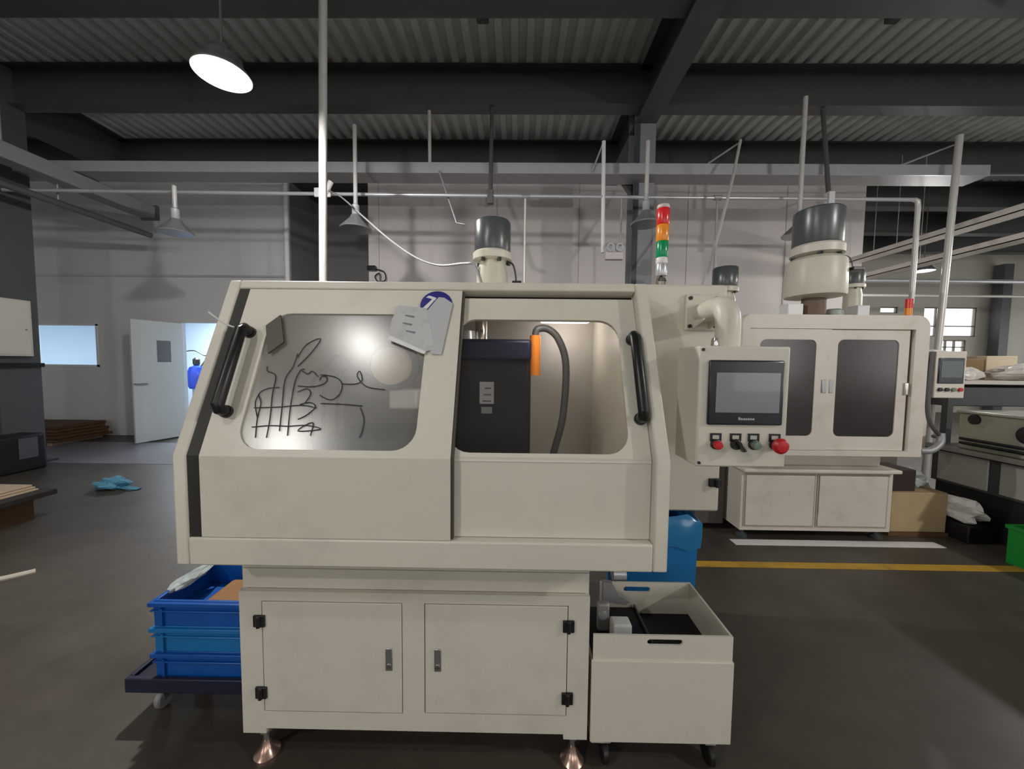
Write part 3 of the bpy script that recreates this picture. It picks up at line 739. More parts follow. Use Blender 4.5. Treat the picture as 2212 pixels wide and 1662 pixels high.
B(-0.90, -0.35, 1.60, 2.10, 1.13, 1.20).build('work_table', IRON, M1, bevel=0.01)
B(-1.06, -0.33, 1.26, 1.60, 1.10, 1.13).build('drip_tray', INNER, M1, bevel=0.005)
for k, (xa, za) in enumerate(((-0.90, 1.50), (-0.84, 1.56), (-0.78, 1.52))):
    MB().tube([(xa-0.02, 1.62, 1.13), (xa, 1.62, za-0.08), (xa+0.03, 1.62, za), (xa+0.08, 1.62, za+0.01), (xa+0.14, 1.64, za-0.05)], 0.008, 8, 6).build('coolant_hose', IRON, M1)
# work light inside
B(0.14, 0.42, 2.12, 2.20, 1.785, 1.83).build('work_light', mat('work_tube', (1, 1, 1), 0.4, emit=(1, 0.95, 0.93), estr=3.0), M1, bevel=0.01)
light('work_light_glow', 'POINT', (0.28, 2.12, 1.70), 1.5, (1, 0.93, 0.90), 0.06, M1)
B(-0.02, 0.30, 1.56, 1.59, 1.80, 1.83).build('front_fill_tube', mat('fill_tube', (1, 1, 1), 0.4, emit=(1, 0.96, 0.93), estr=2.0), M1)  # added fill tube with its glow, brightens the orange connector
light('front_fill_glow', 'AREA', (0.14, 1.575, 1.792), 1.2, (1, 0.96, 0.93), 0.08, M1)

# base cabinet
BX0, BX1, BY = -1.015, 0.28, 1.31
bc = MB()
bc.holed(-0.95, -0.37, 0.2, 0.70, (-0.932, -0.409, 0.234, 0.664, 0.004), lambda u, w, k: Vector((u, BY+k, w)), 0.02)
bc.holed(-0.37, 0.225, 0.2, 0.70, (-0.328, 0.202, 0.238, 0.664, 0.004), lambda u, w, k: Vector((u, BY+k, w)), 0.02)
bc.box(BX0, -0.95, BY, BY+0.02, 0.165, 0.70); bc.box(0.225, BX1, BY, BY+0.02, 0.165, 0.70); bc.box(-0.95, 0.225, BY, BY+0.02, 0.165, 0.2)
bc.build('cabinet_front', CREAM, M1, smooth=False)
bb = MB(); bb.box(BX0, BX1, BY+0.022, 2.25, 0.70, ZBt); bb.box(BX0, BX0+0.015, BY+0.02, 2.25, 0.165, 0.703)
bb.box(BX1-0.015, BX1, BY+0.02, 2.25, 0.165, 0.703); bb.box(BX0, BX1, 2.235, 2.25, 0.165, 0.703); bb.box(BX0, BX1, BY+0.02, 2.25, 0.165, 0.18)
B(BX0+0.015, BX1-0.015, BY+0.022, BY+0.03, 0.18, 0.70).build('gap_shade_plate', GAP, M1, smooth=False)  # dark sheet standing for the shade in the cabinet door gaps
bb.build('cabinet_body', CREAM, M1, smooth=False)
B(BX0-0.001, BX1+0.001, BY+0.0215, BY+0.03, 0.775, 0.778).build('seam', mat('seam_grey', (0.30, 0.28, 0.25), 0.6), M1)
for x0, x1 in ((BX0, BX0+0.088), (BX1-0.088, BX1)):
    B(x0, x1, BY, BY+0.09, 0.145, 0.165).build('corner_leg', CREAM, M1, smooth=False)
def cab_door(x0, x1, z0, z1, hinge_x, latch_x):
    d = B(x0, x1, BY-0.002, BY+0.016, z0, z1).build('cabinet_door', CREAM, M1, bevel=0.002)
    for z in (0.589, 0.311):
        hb = MB().box(hinge_x-0.021, hinge_x+0.021, BY-0.010, BY-0.001, z-0.022, z+0.022)
        hb.cyl((hinge_x, BY-0.011, z-0.022), (hinge_x, BY-0.011, z+0.022), 0.008, n=10)
        hg = hb.build('hinge', BLACK, d, bevel=0.002)
    B(latch_x-0.013, latch_x+0.013, BY-0.006, BY-0.001, 0.405, 0.492).build('latch', STEEL, d, bevel=0.003)
    MB().cyl((latch_x, BY-0.006, 0.425), (latch_x, BY-0.010, 0.425), 0.008, n=12).build('latch_button', CHROME, d)
    return d
cab_door(-0.929, -0.412, 0.237, 0.661, -0.938, -0.459)
cab_door(-0.325, 0.199, 0.241, 0.661, 0.203, -0.278)
for x in (-0.965, 0.235):
    for y in (1.365, 2.18):
        f = MB().cyl((x, y, 0.035), (x, y, 0.17), 0.011, n=10).build('leveling_foot', STEEL, M1)
        MB().lathe([(0.045, 0.0), (0.046, 0.012), (0.030, 0.028), (0.018, 0.05), (0.014, 0.065)], (x, y, 0), 22).build('foot_pad', BRASS, f)
        MB().lathe([(0.022, 0.10), (0.022, 0.115)], (x, y, 0), 6).build('lock_nut', STEEL, f)

# rear electric cabinet
rc = B(XR, 0.885, 1.58, 2.35, 0.915, 1.888).build('rear_cabinet', CREAM, M1, bevel=0.012)
B(XR+0.01, 0.855, 1.575, 1.58, 0.925, 1.30).build('cabinet_panel', CREAM, M1, bevel=0.002)
hb = MB().box(0.832, 0.884, 1.562, 1.578, 1.03, 1.065); hb.cyl((0.862, 1.558, 1.03), (0.862, 1.558, 1.065), 0.01, n=10)
hb.build('hinge', IRON, rc, bevel=0.002)
mp = B(0.705, 0.845, 1.566, 1.58, 1.695, 1.845).build('mounting_plate', CREAM, M1, bevel=0.008)
for x in (0.722, 0.828):
    for z in (1.712, 1.828):
        MB().cyl((x, 1.566, z), (x, 1.560, z), 0.008, n=10).build('screw', BLACK, mp)
for sx in (0.735, 0.80):
    MB().prism([(1.566, 1.700), (1.566, 1.735), (1.45, 1.735)], 'x', sx, sx+0.006).build('gusset', CREAM, mp, smooth=False)
arm = MB().tube([(0.772, 1.57, 1.765), (0.756, 1.46, 1.765), (0.744, 1.38, 1.763), (0.738, 1.335, 1.75), (0.736, 1.312, 1.718), (0.736, 1.308, 1.68), (0.736, 1.308, 1.61)], 0.040, 18, 4)
arm.build('support_arm', CREAM, M1)
# control panel
cp = B(0.590, 0.880, 1.20, 1.36, 1.218, 1.612).build('control_panel', CREAM, M1, bevel=0.006)
B(0.618, 0.858, 1.190, 1.2005, 1.358, 1.567).build('screen_bezel', BEZEL, cp, bevel=0.006)
B(0.641, 0.844, 1.1885, 1.1905, 1.399, 1.527).build('screen', SCREEN, cp)
for k in range(7):
    B(0.716+0.0075*k, 0.7215+0.0075*k, 1.1885, 1.1902, 1.375, 1.381 if k else 1.384).build('maker_mark', mat('mark_grey', (0.45, 0.45, 0.47), 0.5), cp)
for x in (0.60,):
    for z in (1.232, 1.600):
        MB().cyl((x, 1.2, z), (x, 1.196, z), 0.005, n=10).build('screw', BLACK, cp)
MB().lathe([(0.012, 1.612), (0.014, 1.622), (0.010, 1.645)], (0.690, 1.30, 0), 12).build('cable_gland', CHROME, cp)
for x, kind in ((0.651, 'r'), (0.715, 's'), (0.773, 'g'), (0.841, 'e')):
    z = 1.300
    lp_ = MB().holed(x-0.018, x+0.018, z+0.004, z+0.030, (x-0.011, x+0.011, z+0.011, z+0.024, 0.002), lambda u, w, k: Vector((u, 1.197+k, w)), 0.003)
    lp_.build('button_plate', BLACK, cp, smooth=False)
    B(x-0.011, x+0.011, 1.1975, 1.1995, z+0.011, z+0.024).build('button_legend', mat('legend', (0.5, 0.48, 0.42), 0.5), cp)
    bz = MB().lathe([(0.0165, 1.2), (0.0165, 1.192), (0.013, 1.190)], (x, 0, z-0.006), 20, axis='y')
    bz.build('button_collar', BLACK, cp)
    if kind in 'rg':
        MB().lathe([(0.013, 1.193), (0.014, 1.178), (0.012, 1.174), (0.001, 1.173)], (x, 0, z-0.006), 20, axis='y').build('push_button', REDB if kind == 'r' else GRNB, cp)
    elif kind == 's':
        MB().lathe([(0.015, 1.193), (0.013, 1.180), (0.001, 1.180)], (x, 0, z-0.006), 18, axis='y').build('selector_switch', BLACK, cp)
        MB().add([(x-0.016, 1.180, z+0.012), (x-0.008, 1.180, z+0.016), (x+0.020, 1.180, z-0.022), (x+0.010, 1.180, z-0.026),
                  (x-0.014, 1.164, z+0.010), (x-0.009, 1.164, z+0.013), (x+0.018, 1.164, z-0.021), (x+0.011, 1.164, z-0.024)],
                 [(3, 2, 1, 0), (4, 5, 6, 7), (0, 1, 5, 4), (1, 2, 6, 5), (2, 3, 7, 6), (3, 0, 4, 7)]).build('switch_lever', BLACK, cp)
    else:
        MB().lathe([(0.012, 1.193), (0.012, 1.180), (0.024, 1.176), (0.025, 1.166), (0.018, 1.158), (0.001, 1.156)], (x, 0, z-0.004), 24, axis='y').build('emergency_stop', REDB, cp)

# signal tower
st = thing('signal_tower', 'red, amber and green signal tower on the cream machine', 'signal light', (0.725, 1.9, 1.888))
def cy(n, r, z0, z1, m): return MB().lathe([(r*0.94, z0), (r, z0+0.003), (r, z1-0.003), (r*0.94, z1)], (0.725, 1.9, 0), 22).build(n, m, st)
MB().lathe([(0.045, 1.888), (0.045, 1.893), (0.014, 1.925), (0.012, 1.94)], (0.725, 1.9, 0), 20).build('tower_base', GALV, st)
MB().lathe([(0.004, 1.935), (0.020, 1.945), (0.027, 1.965), (0.020, 1.985), (0.004, 1.995)], (0.725, 1.9, 0), 20).build('ball_joint', CHROME, st)
cy('collar', 0.027, 1.995, 2.055, GALV)
cy('white_band', 0.028, 2.055, 2.085, WHITEP)
cy('green_lens', 0.029, 2.085, 2.165, GRN)
cy('amber_lens', 0.030, 2.165, 2.245, AMBER)
cy('red_lens', 0.031, 2.245, 2.325, RED)
cy('top_cap', 0.030, 2.325, 2.342, mat('pink_cap', (0.62, 0.52, 0.50), 0.4))
MB().tube([(0.70, 1.93, 1.90), (0.62, 1.95, 1.915), (0.54, 1.95, 1.90), (0.50, 1.95, 1.885)], 0.006, 6, 5).build('cable', BLACK, st)

# mist collectors
def collector(name, label, x, y, z0, z1, r, cable=True, body=None):
    """dark motor drum above a cream hopper; z0 foot, z1 top"""
    h = z1-z0
    c = thing(name, label, 'dust collector', (x, y, z0), 'mist collectors')
    m0 = z1-0.175*r/0.105
    dr = MB().lathe([(r*0.97, m0), (r, m0+0.01), (r, z1-0.012), (r*0.94, z1), (0.001, z1)], (x, y, 0), 36).build('motor_drum', MOTOR, c)
    MB().lathe([(r*0.9, m0-0.05*r/0.105), (r*1.07, m0-0.045*r/0.105), (r*1.08, m0-0.01*r/0.105), (r*1.0, m0)], (x, y, 0), 36).build('flange', CREAM, c)
    b1 = m0-0.05*r/0.105
    MB().lathe(body(b1) if body else [(r*0.68, z0), (r*0.92, z0+0.02), (r*0.86, b1-0.08), (r*0.72, b1-0.01), (r*0.72, b1)], (x, y, 0), 32).build('hopper', COLLCREAM, c)
    for a in (0.2, 1.4, 2.6, 4.2, 5.2):
        MB().cyl((x+r*0.9*math.cos(a), y+r*0.9*math.sin(a), b1-0.015), (x+r*0.9*math.cos(a), y+r*0.9*math.sin(a), b1+0.004), 0.012*r/0.105, n=8).build('clamp', BLACK, c)
    if cable:
        MB().tube([(x+r*0.8, y-r*0.5, b1-0.01), (x+r*1.15, y-r*0.5, b1-0.03), (x+r*1.3, y-r*0.5, b1-0.09), (x+r*1.32, y-r*0.5, b1-0.13)], 0.005, 6, 5).build('cable', BLACK, c)
        B(x+r*1.12, x+r*1.62, y-r*0.8, y-r*0.3, b1-0.155, b1-0.125).build('plug', BLACK, c, bevel=0.004)
    return c
collector('mist_collector', 'grey-topped mist collector standing on the foreground machine', -0.145, 2.2, 1.857, 2.365, 0.105)
big = lambda b1: [(0.09, 1.982), (0.09, 2.19), (0.232, 2.20), (0.238, 2.215), (0.234, 2.46), (0.226, b1-0.05), (0.19, b1-0.02), (0.12, b1-0.008), (0.12, b1)]
collector('mist_collector', 'largest mist collector, dark drum above a cream tank on the far machine', 2.79, 3.55, 1.982, 2.985, 0.193, body=big)
MB().lathe([(0.095, 1.983), (0.095, 2.185)], (2.79, 3.55, 0), 20).build('neck', mat('rust_neck', (0.14, 0.09, 0.06), 0.6, var=0.2), [o for o in bpy.data.objects if o.name == 'mist_collector.001'][0])
collector('mist_collector', 'small mist collector peeking out behind the control panel arm', 2.53, 4.6, 2.0, 2.73, 0.14, False)
collector('mist_collector', 'small mist collector half hidden behind the largest one', 4.08, 4.6, 2.0, 2.72, 0.105, False)
# cable from the pole to the collector
tag(MB().tube([(-2.50, 5.0, 3.80), (-2.1, 4.5, 3.5), (-1.6, 3.9, 3.05), (-1.1, 3.2, 2.60), (-0.75, 2.75, 2.32), (-0.5, 2.4, 2.17), (-0.30, 2.2, 2.13), (-0.24, 2.16, 2.10), (-0.17, 2.1, 1.9)], 0.008, 8, 6).build('power_cable', GALV_D),
    'thin grey cable sagging from the steel pole to the mist collector', 'cable')

# papers on the left door
def on_door(pts, d, th):      # pts in (u, s)
    n = len(pts)
    vs = [inc(u, s, d) for u, s in pts]+[inc(u, s, d+th) for u, s in pts]
    return MB().add(vs, [tuple(range(n)), tuple(range(n, 2*n))[::-1]]+[(i, n+i, n+(i+1) % n, (i+1) % n) for i in range(n)])
sk = thing('round_sticker', 'round dark blue sticker with a white mark on the left door', 'sticker', inc(-0.300, 0.55, 0))
on_door([(-0.297+0.059*math.cos(2*math.pi*k/32), 0.565+0.059*math.sin(2*math.pi*k/32)) for k in range(32)], -0.001, 0.002).build('disc', NAVYST, sk, smooth=False)
on_door([(-0.338, 0.596), (-0.326, 0.604), (-0.298, 0.594), (-0.303, 0.583), (-0.322, 0.592)], -0.002, 0.001).build('white_mark', WHITEP, sk, smooth=False)
on_door([(-0.312, 0.590), (-0.298, 0.594), (-0.330, 0.545), (-0.346, 0.549)], -0.0022, 0.001).build('white_mark', WHITEP, sk, smooth=False)
pp = thing('plastic_sleeve', 'grey plastic document sleeve hanging over the left window corner', 'document', inc(-0.30, 0.40, 0))
on_door([(-0.335, 0.528), (-0.290, 0.597), (-0.268, 0.594), (-0.236, 0.570), (-0.262, 0.362), (-0.300, 0.365), (-0.302, 0.40)], -0.003, 0.001).build('sleeve', SLEEVE, pp, smooth=False)
np_ = tag(on_door([(-0.436, 0.560), (-0.330, 0.548), (-0.285, 0.380), (-0.330, 0.372), (-0.455, 0.435), (-0.452, 0.50)], -0.0042, 0.001).build('note_sheet', PAPER, smooth=False),
    'creased grey note sheet taped at the top of the left window', 'paper')
for k in range(3):
    u = -0.415+random.random()*0.03; s = 0.520-0.032*k
    on_door([(u, s), (u+0.035, s-0.006), (u+0.033, s-0.014), (u, s-0.005)], -0.0050, 0.0006).build('ink_line', mat('ink', (0.2, 0.2, 0.2), 0.7), np_)
on_door([(-0.452, 0.435), (-0.315, 0.372), (-0.322, 0.362), (-0.456, 0.418)], -0.0055, 0.001).build('tape', WHITEP, np_, smooth=False)
# string at left handle
tag(MB().tube([(-0.955, 1.30, 1.655), (-1.00, 1.27, 1.675), (-1.04, 1.25, 1.712)], 0.003, 6, 4).build('white_string', WHITEP), 'thin white string tied at the left door handle', 'string')

# ================================================================== COOLANT TANK
TK = thing('coolant_tank', 'cream coolant tank on casters beside the machine base, with slotted grips', 'tank', (0.56, 1.5, 0))
TX0, TX1, TY0, TY1, TZ0, TZ1 = 0.300, 0.822, 1.325, 1.672, 0.125, 0.543
MB().holed(TX0, TX1-0.004, 0.445, TZ1, (0.50, 0.632, 0.506, 0.529, 0.0112), lambda u, w, k: Vector((u, TY0+0.002+k, w)), 0.008).build('front_upper_panel', CREAM, TK, smooth=False)
B(TX0-0.006, TX1, TY0-0.004, TY0+0.008, TZ0, 0.446).build('front_lower_panel', CREAM, TK, bevel=0.002)
MB().holed(TX0+0.10, TX1-0.004, 0.40, TZ1, (0.51, 0.632, 0.497, 0.522, 0.0122), lambda u, w, k: Vector((u, TY1-0.008+k, w)), 0.008).build('rear_panel', CREAM, TK, smooth=False)
B(TX0, TX1, TY1-0.008, TY1, TZ0, 0.40).build('rear_lower_panel', CREAM, TK)
B(TX1-0.012, TX1-0.004, TY0+0.01, TY1-0.008, TZ0, TZ1).build('right_panel', CREAM, TK)
B(TX0, TX0+0.008, TY0+0.01, TY1-0.008, TZ0, 0.42).build('left_panel', CREAM, TK)
B(TX0+0.008, TX1-0.012, TY0+0.01, TY1-0.008, TZ0, 0.395).build('dark_coolant', OIL, TK)
B(TX0+0.008, 0.56, 1.34, 1.66, 0.395, 0.425).build('strainer_plate', OIL, TK)
B(0.556, 0.562, 1.34, 1.66, 0.425, 0.44).build('strainer_edge', DGREY, TK)
B(TX0, TX0+0.05, TY0, TY0+0.05, 0.118, 0.126).build('corner_foot', CREAM, TK)
for x, y in ((0.765, 1.37), (0.765, 1.62), (0.36, 1.37), (0.36, 1.62)):
    cw = MB().lathe([(0.040, -0.012), (0.045, -0.008), (0.045, 0.008), (0.040, 0.012)], (x, y, 0.045), 18, axis='x').build('caster_wheel', BLACK, TK)
    B(x-0.02, x+0.02, y-0.02, y+0.02, 0.09, 0.125).build('caster_fork', GALV, cw)
# pump in the tank
pm = thing('coolant_pump', 'small grey coolant pump with a white box standing in the tank', 'pump', (0.42, 1.5, 0.425))
B(0.355, 0.405, 1.50, 1.53, 0.425, 0.545).build('bracket', GALV_D, pm, bevel=0.008)
MB().cyl((0.375, 1.49, 0.50), (0.375, 1.51, 0.50), 0.018, n=14).build('valve', GALV, pm)
B(0.400, 0.478, 1.43, 1.49, 0.43, 0.505).build('white_box', WHITEP, pm, bevel=0.008)
MB().prism([(0.40, 0.49), (0.40, 0.58), (0.44, 0.575), (0.47, 0.52), (0.52, 0.49), (0.50, 0.475)], 'y', 1.60, 1.625).build('chute', GALV_D, pm, smooth=False)
MB().lathe([(0.035, 0), (0.035, 0.06)], (0.47, 1.72, 0.555), 18, axis='x').build('outlet', GALV, pm)

# ================================================================== BLUE CRATES ON THE LEFT
def crate(name, m, x0, x1, y0, y1, z0, z1, label, group=None):
    c = thing(name, label, 'crate', ((x0+x1)/2, (y0+y1)/2, z0), group)
    t = 0.012; b = MB()
    b.box(x0, x1, y0, y0+t, z0, z1); b.box(x0, x1, y1-t, y1, z0, z1); b.box(x0, x0+t, y0+t, y1-t, z0, z1); b.box(x1-t, x1, y0+t, y1-t, z0, z1)
    b.box(x0+t, x1-t, y0+t, y1-t, z0, z0+t)
    b.build('shell', m, c, bevel=0.003)
    rm = MB(); e = 0.014
    for zz0, zz1, ee in ((z1-0.022, z1-0.004, e), (z1-0.045, z1-0.040, e*0.7)):
        rm.box(x0-ee, x1+ee, y0-ee, y0, zz0, zz1); rm.box(x0-ee, x1+ee, y1, y1+ee, zz0, zz1)
        rm.box(x0-ee, x0, y0, y1, zz0, zz1); rm.box(x1, x1+ee, y0, y1, zz0, zz1)
    rm.build('rim', m, c, bevel=0.003)
    for xx in (x0+0.035, x1-0.045):
        B(xx, xx+0.010, y0-0.010, y0, z0+0.004, z1-0.03).build('rib', m, c)
    return c
CX0, CX1, CY0, CY1 = -1.530, -1.045, 1.50, 1.80
zz = 0.185
for i, (hgt, m, nm) in enumerate(((0.118, BLUE, 'bottom blue plastic crate of the stack on the dolly'), (0.112, BLUE2, 'middle blue plastic crate of the stack on the dolly'),
                                  (0.112, BLUE, 'top open blue plastic crate of the stack on the dolly'))):
    crate('plastic_crate', m, CX0, CX1, CY0, CY1, zz, zz+hgt, nm, 'crates stacked on the dolly'); zz += hgt+0.0005
tag(B(-1.40, -1.07, 1.56, 1.78, 0.430, 0.462).build('brown_block', mat('orange_brown', (0.28, 0.13, 0.035), 0.6, var=0.2), bevel=0.02), 'orange-brown block lying in the top blue crate', 'block')
def crumple(name, cx, cy, cz, rx, ry, rz, m, seed, sub=3, amp=0.25):
    rnd = random.Random(seed)
    bm = bmesh.new(); bmesh.ops.create_icosphere(bm, subdivisions=sub, radius=1.0)
    ph = [(rnd.uniform(2, 7), rnd.uniform(2, 7), rnd.uniform(2, 7), rnd.uniform(0, 6)) for _ in range(6)]
    for v in bm.verts:
        c = v.co.copy(); k = 1
        for a, b, g, p in ph: k += amp/3*math.sin(a*c.x+b*c.y+g*c.z+p)
        k += rnd.uniform(-amp, amp)*0.3
        v.co = Vector((c.x*rx*k, c.y*ry*k, max(-0.6, c.z)*rz*k))
    zmin = min(v.co.z for v in bm.verts)
    me = bpy.data.meshes.new(name); 
    for v in bm.verts: v.co.z -= zmin
    bm.to_mesh(me); bm.free(); me.materials.append(m)
    o = bpy.data.objects.new(name, me); COL.objects.link(o); o.location = (cx, cy, cz); ORG[o.name] = Vector((cx, cy, cz))
    return o
tag(crumple('plastic_bag', -1.505, 1.66, 0.519, 0.030, 0.11, 0.022, BAG, 3), 'clear plastic bag draped over the left rim of the blue crate', 'bag')
dy = thing('dolly', 'dark navy dolly under the stack of blue crates', 'dolly', (-1.29, 1.66, 0))
dm = MB()
for a in ((-1.645, -1.03, 1.475, 1.495), (-1.645, -1.03, 1.845, 1.865)): dm.box(a[0], a[1], a[2], a[3], 0.135, 0.198)
dm.box(-1.645, -1.625, 1.495, 1.845, 0.135, 0.198); dm.box(-1.05, -1.03, 1.495, 1.845, 0.135, 0.198); dm.box(-1.625, -1.05, 1.495, 1.845, 0.135, 0.183)
dm.build('frame', NAVY, dy, bevel=0.004)
for x in (-1.56, -1.10):
    for y in (1.56, 1.78):
        cw = MB().lathe([(0.036, -0.014), (0.042, -0.009), (0.042, 0.009), (0.036, 0.014)], (x, y, 0.042), 18, axis='x').build('caster_wheel', GALV_D, dy)
        MB().prism([(y-0.02, 0.045), (y+0.02, 0.045), (y+0.035, 0.135), (y-0.035, 0.135)], 'x', x+0.016, x+0.022).build('caster_fork', STEEL, cw, smooth=False)

# blue lined bin behind the tank
bbn = thing('blue_bin', 'tall blue plastic bin lined with film behind the coolant tank', 'bin', (0.78, 2.1, 0))
bz = MB()
bz.prism([(0.60, 0.0), (0.94, 0.0), (0.952, 0.74), (0.58, 0.74)], 'y', 1.88, 1.892)
bz.prism([(0.60, 0.0), (0.94, 0.0), (0.952, 0.74), (0.58, 0.74)], 'y', 2.288, 2.30)
bz.prism([(0.94, 0.0), (0.928, 0.0), (0.940, 0.74), (0.952, 0.74)], 'y', 1.892, 2.288)
bz.prism([(0.60, 0.0), (0.612, 0.0), (0.592, 0.74), (0.58, 0.74)], 'y', 1.892, 2.288)
bz.box(0.612, 0.928, 1.892, 2.288, 0.0, 0.012)
bz.build('shell', BLUE2, bbn, smooth=False)
fl = MB(); n = 24
for j, (zz_, off) in enumerate(((0.60, 0.010), (0.66, 0.014), (0.745, 0.014), (0.765, 0.002), (0.70, -0.02))):
    for k in range(n):
        a = k/n*4; sd = int(a); f_ = a-sd
        x0, x1, y0, y1 = 0.58-off, 0.952+off, 1.88-off, 2.30+off
        px = [x0+(x1-x0)*f_, x1, x1-(x1-x0)*f_, x0][sd]; py = [y0, y0+(y1-y0)*f_, y1, y1-(y1-y0)*f_][sd]
        wob = 0.014*math.sin(k*2.3+j) + 0.01*math.sin(k*5.1)
        fl.v.append((px, py, zz_+(wob if j in (0, 2, 3) else 0)))
for j in range(4):
    for k in range(n): fl.f.append((j*n+k, j*n+(k+1) % n, (j+1)*n+(k+1) % n, (j+1)*n+k))
fl.build('film_liner', mat('blue_film', (0.02, 0.20, 0.44), 0.18, spec=0.8), bbn)

# ================================================================== MACHINE 2 (behind, right)
M2 = thing('cnc_machine', 'second warm white machine with two dark windows behind the control panel', 'machine', (2.65, 3.8, 0))
X0, X1, Y0, Y1 = 1.87, 3.40, 3.10, 4.25
prof = []
def rr(x, z, r, a0): return [(x+r*math.cos(R(a0+15*i)), z+r*math.sin(R(a0+15*i))) for i in range(7)]
prof = [(X0, 0.80)] + [(X1, 0.80)] + rr(X1-0.10, 1.975-0.10, 0.10, 0) + rr(X0+0.07, 1.975-0.07, 0.07, 90)
sh2 = MB().prism(prof, 'y', Y0+0.06, Y1)
sh2.build('outer_shell', mat('dark_inside', (0.05, 0.045, 0.045), 0.6) if False else CREAM2, M2, smooth=False)
f2 = MB()
f2.prism([(X0, 1.86), (X1, 1.86)] + rr(X1-0.10, 1.975-0.10, 0.10, 0)[1:] + rr(X0+0.07, 1.975-0.07, 0.07, 90), 'y', Y0, Y0+0.06)
f2.box(X0, X0+0.06, Y0, Y0+0.06, 0.80, 1.86); f2.box(3.285, X1, Y0, Y0+0.06, 0.80, 1.86); f2.box(X0+0.06, 3.285, Y0, Y0+0.06, 0.80, 0.845)
f2.build('front_frame', CREAM2, M2, smooth=False)
B(X0+0.06, 3.285, Y0+0.055, Y0+0.0605, 0.845, 1.86).build('inner_dark', mat('inner_brown', (0.07, 0.042, 0.038), 0.5, var=0.4, vscale=3), M2, smooth=False)
def door2(x0, x1, d, hole, hx):
    o = MB().holed(x0, x1, 0.848, 1.857, hole, lambda u, w, k: Vector((u, Y0+d+k, w)), 0.012).build('sliding_door', CREAM2, M2, smooth=False)
    hu0, hu1, hw0, hw1, r = hole
    B(hu0-0.01, hu1+0.01, Y0+d+0.006, Y0+d+0.009, hw0-0.01, hw1+0.01).build('window_pane', PLEXI_2, o, smooth=False)
    for x in hx:
        B(x-0.017, x+0.017, Y0+d-0.010, Y0+d, 1.33, 1.44).build('handle', STEEL, o, bevel=0.003)
door2(1.93, 2.605, 0.006, (2.02, 2.487, 0.965, 1.77, 0.05), (2.56,))
door2(2.595, 3.262, 0.022, (2.675, 3.180, 0.962, 1.775, 0.05), (2.63,))
B(3.236, 3.262, Y0+0.005, Y0+0.022, 1.32, 1.42).build('door_lock', CHROME, M2, bevel=0.003)
B(3.262, 3.285, Y0+0.03, Y0+0.05, 0.845, 1.86).build('door_track', mat('brown_track', (0.10, 0.07, 0.045), 0.5), M2, smooth=False)
B(2.05, 3.30, 3.34, 4.2, 0.655, 0.80).build('neck', CREAM2, M2, smooth=False)
B(1.99, 3.345, 3.18, 4.25, 0.625, 0.657).build('base_top', CREAM2, M2, bevel=0.008)
b2 = MB().box(2.01, 3.335, 3.25, 4.2, 0.085, 0.63)
b2.build('base_body', CREAM2, M2, smooth=False)
for x0, x1 in ((2.045, 2.645), (2.685, 3.285)):
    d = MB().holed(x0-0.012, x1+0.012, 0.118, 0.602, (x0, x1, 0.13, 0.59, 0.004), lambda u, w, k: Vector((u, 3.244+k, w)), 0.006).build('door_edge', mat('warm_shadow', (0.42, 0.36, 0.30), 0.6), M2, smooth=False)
    B(x0+0.003, x1-0.003, 3.236, 3.249, 0.133, 0.587).build('cabinet_door', CREAM2, M2, bevel=0.004)
for x in (2.07, 3.28):
    for y in (3.32, 4.1):
        MB().lathe([(0.05, 0), (0.05, 0.02), (0.02, 0.04), (0.015, 0.085)], (x, y, 0), 16).build('leveling_foot', DGREY, M2)
# side tank in the gap, control panel, cables
B(1.70, 1.98, 3.45, 4.1, 0.05, 0.70).build('side_tank', mat('tank_brown', (0.09, 0.075, 0.065), 0.5), M2, bevel=0.01)
B(3.40, 3.55, 3.2, 4.2, 0.82, 1.66).build('side_cabinet', CREAM2, M2, bevel=0.02)
p2 = B(3.445, 3.69, 3.08, 3.2, 1.30, 1.685).build('control_panel', CREAM2, M2, bevel=0.006)
B(3.462, 3.668, 3.070, 3.081, 1.42, 1.63).build('screen_bezel', BEZEL, p2, bevel=0.005)
B(3.478, 3.652, 3.068, 3.0705, 1.47, 1.605).build('screen', SCREEN2, p2)
for k, x in enumerate((3.485, 3.54, 3.595, 3.65)):
    MB().lathe([(0.016, 3.081), (0.016, 3.065), (0.001, 3.064)], (x, 0, 1.37), 14, axis='y').build('push_button', (BLACK, BLACK, GRNB, REDB)[k], p2)
MB().tube([(3.43, 3.1, 1.68), (3.42, 3.1, 1.30), (3.45, 3.1, 1.10), (3.56, 3.12, 0.98), (3.60, 3.2, 0.96)], 0.016, 8, 6).build('cable', PIPED, M2)
MB().tube([(3.57, 3.12, 1.0), (3.56, 3.11, 0.92), (3.48, 3.1, 0.86), (3.41, 3.12, 0.85)], 0.028, 10, 6).build('hose', GALV_D, M2)
# things on the roof of machine 2
tag(B(2.52, 2.66, 3.5, 3.62, 1.978, 2.13).build('white_box', WHITEP, bevel=0.006), 'small white box left of the big mist collector on the far machine', 'box')
tag(B(3.16, 3.27, 3.5, 3.62, 1.978, 2.12).build('white_box', WHITEP, bevel=0.006), 'small white box right of the big mist collector on the far machine', 'box')
tag(MB().lathe([(0.075, 1.978), (0.075, 2.08), (0.05, 2.1)], (3.04, 3.62, 0), 18).build('round_canister', mat('pale_green', (0.40, 0.44, 0.38), 0.4)), 'pale green canister beside the big mist collector', 'canister')
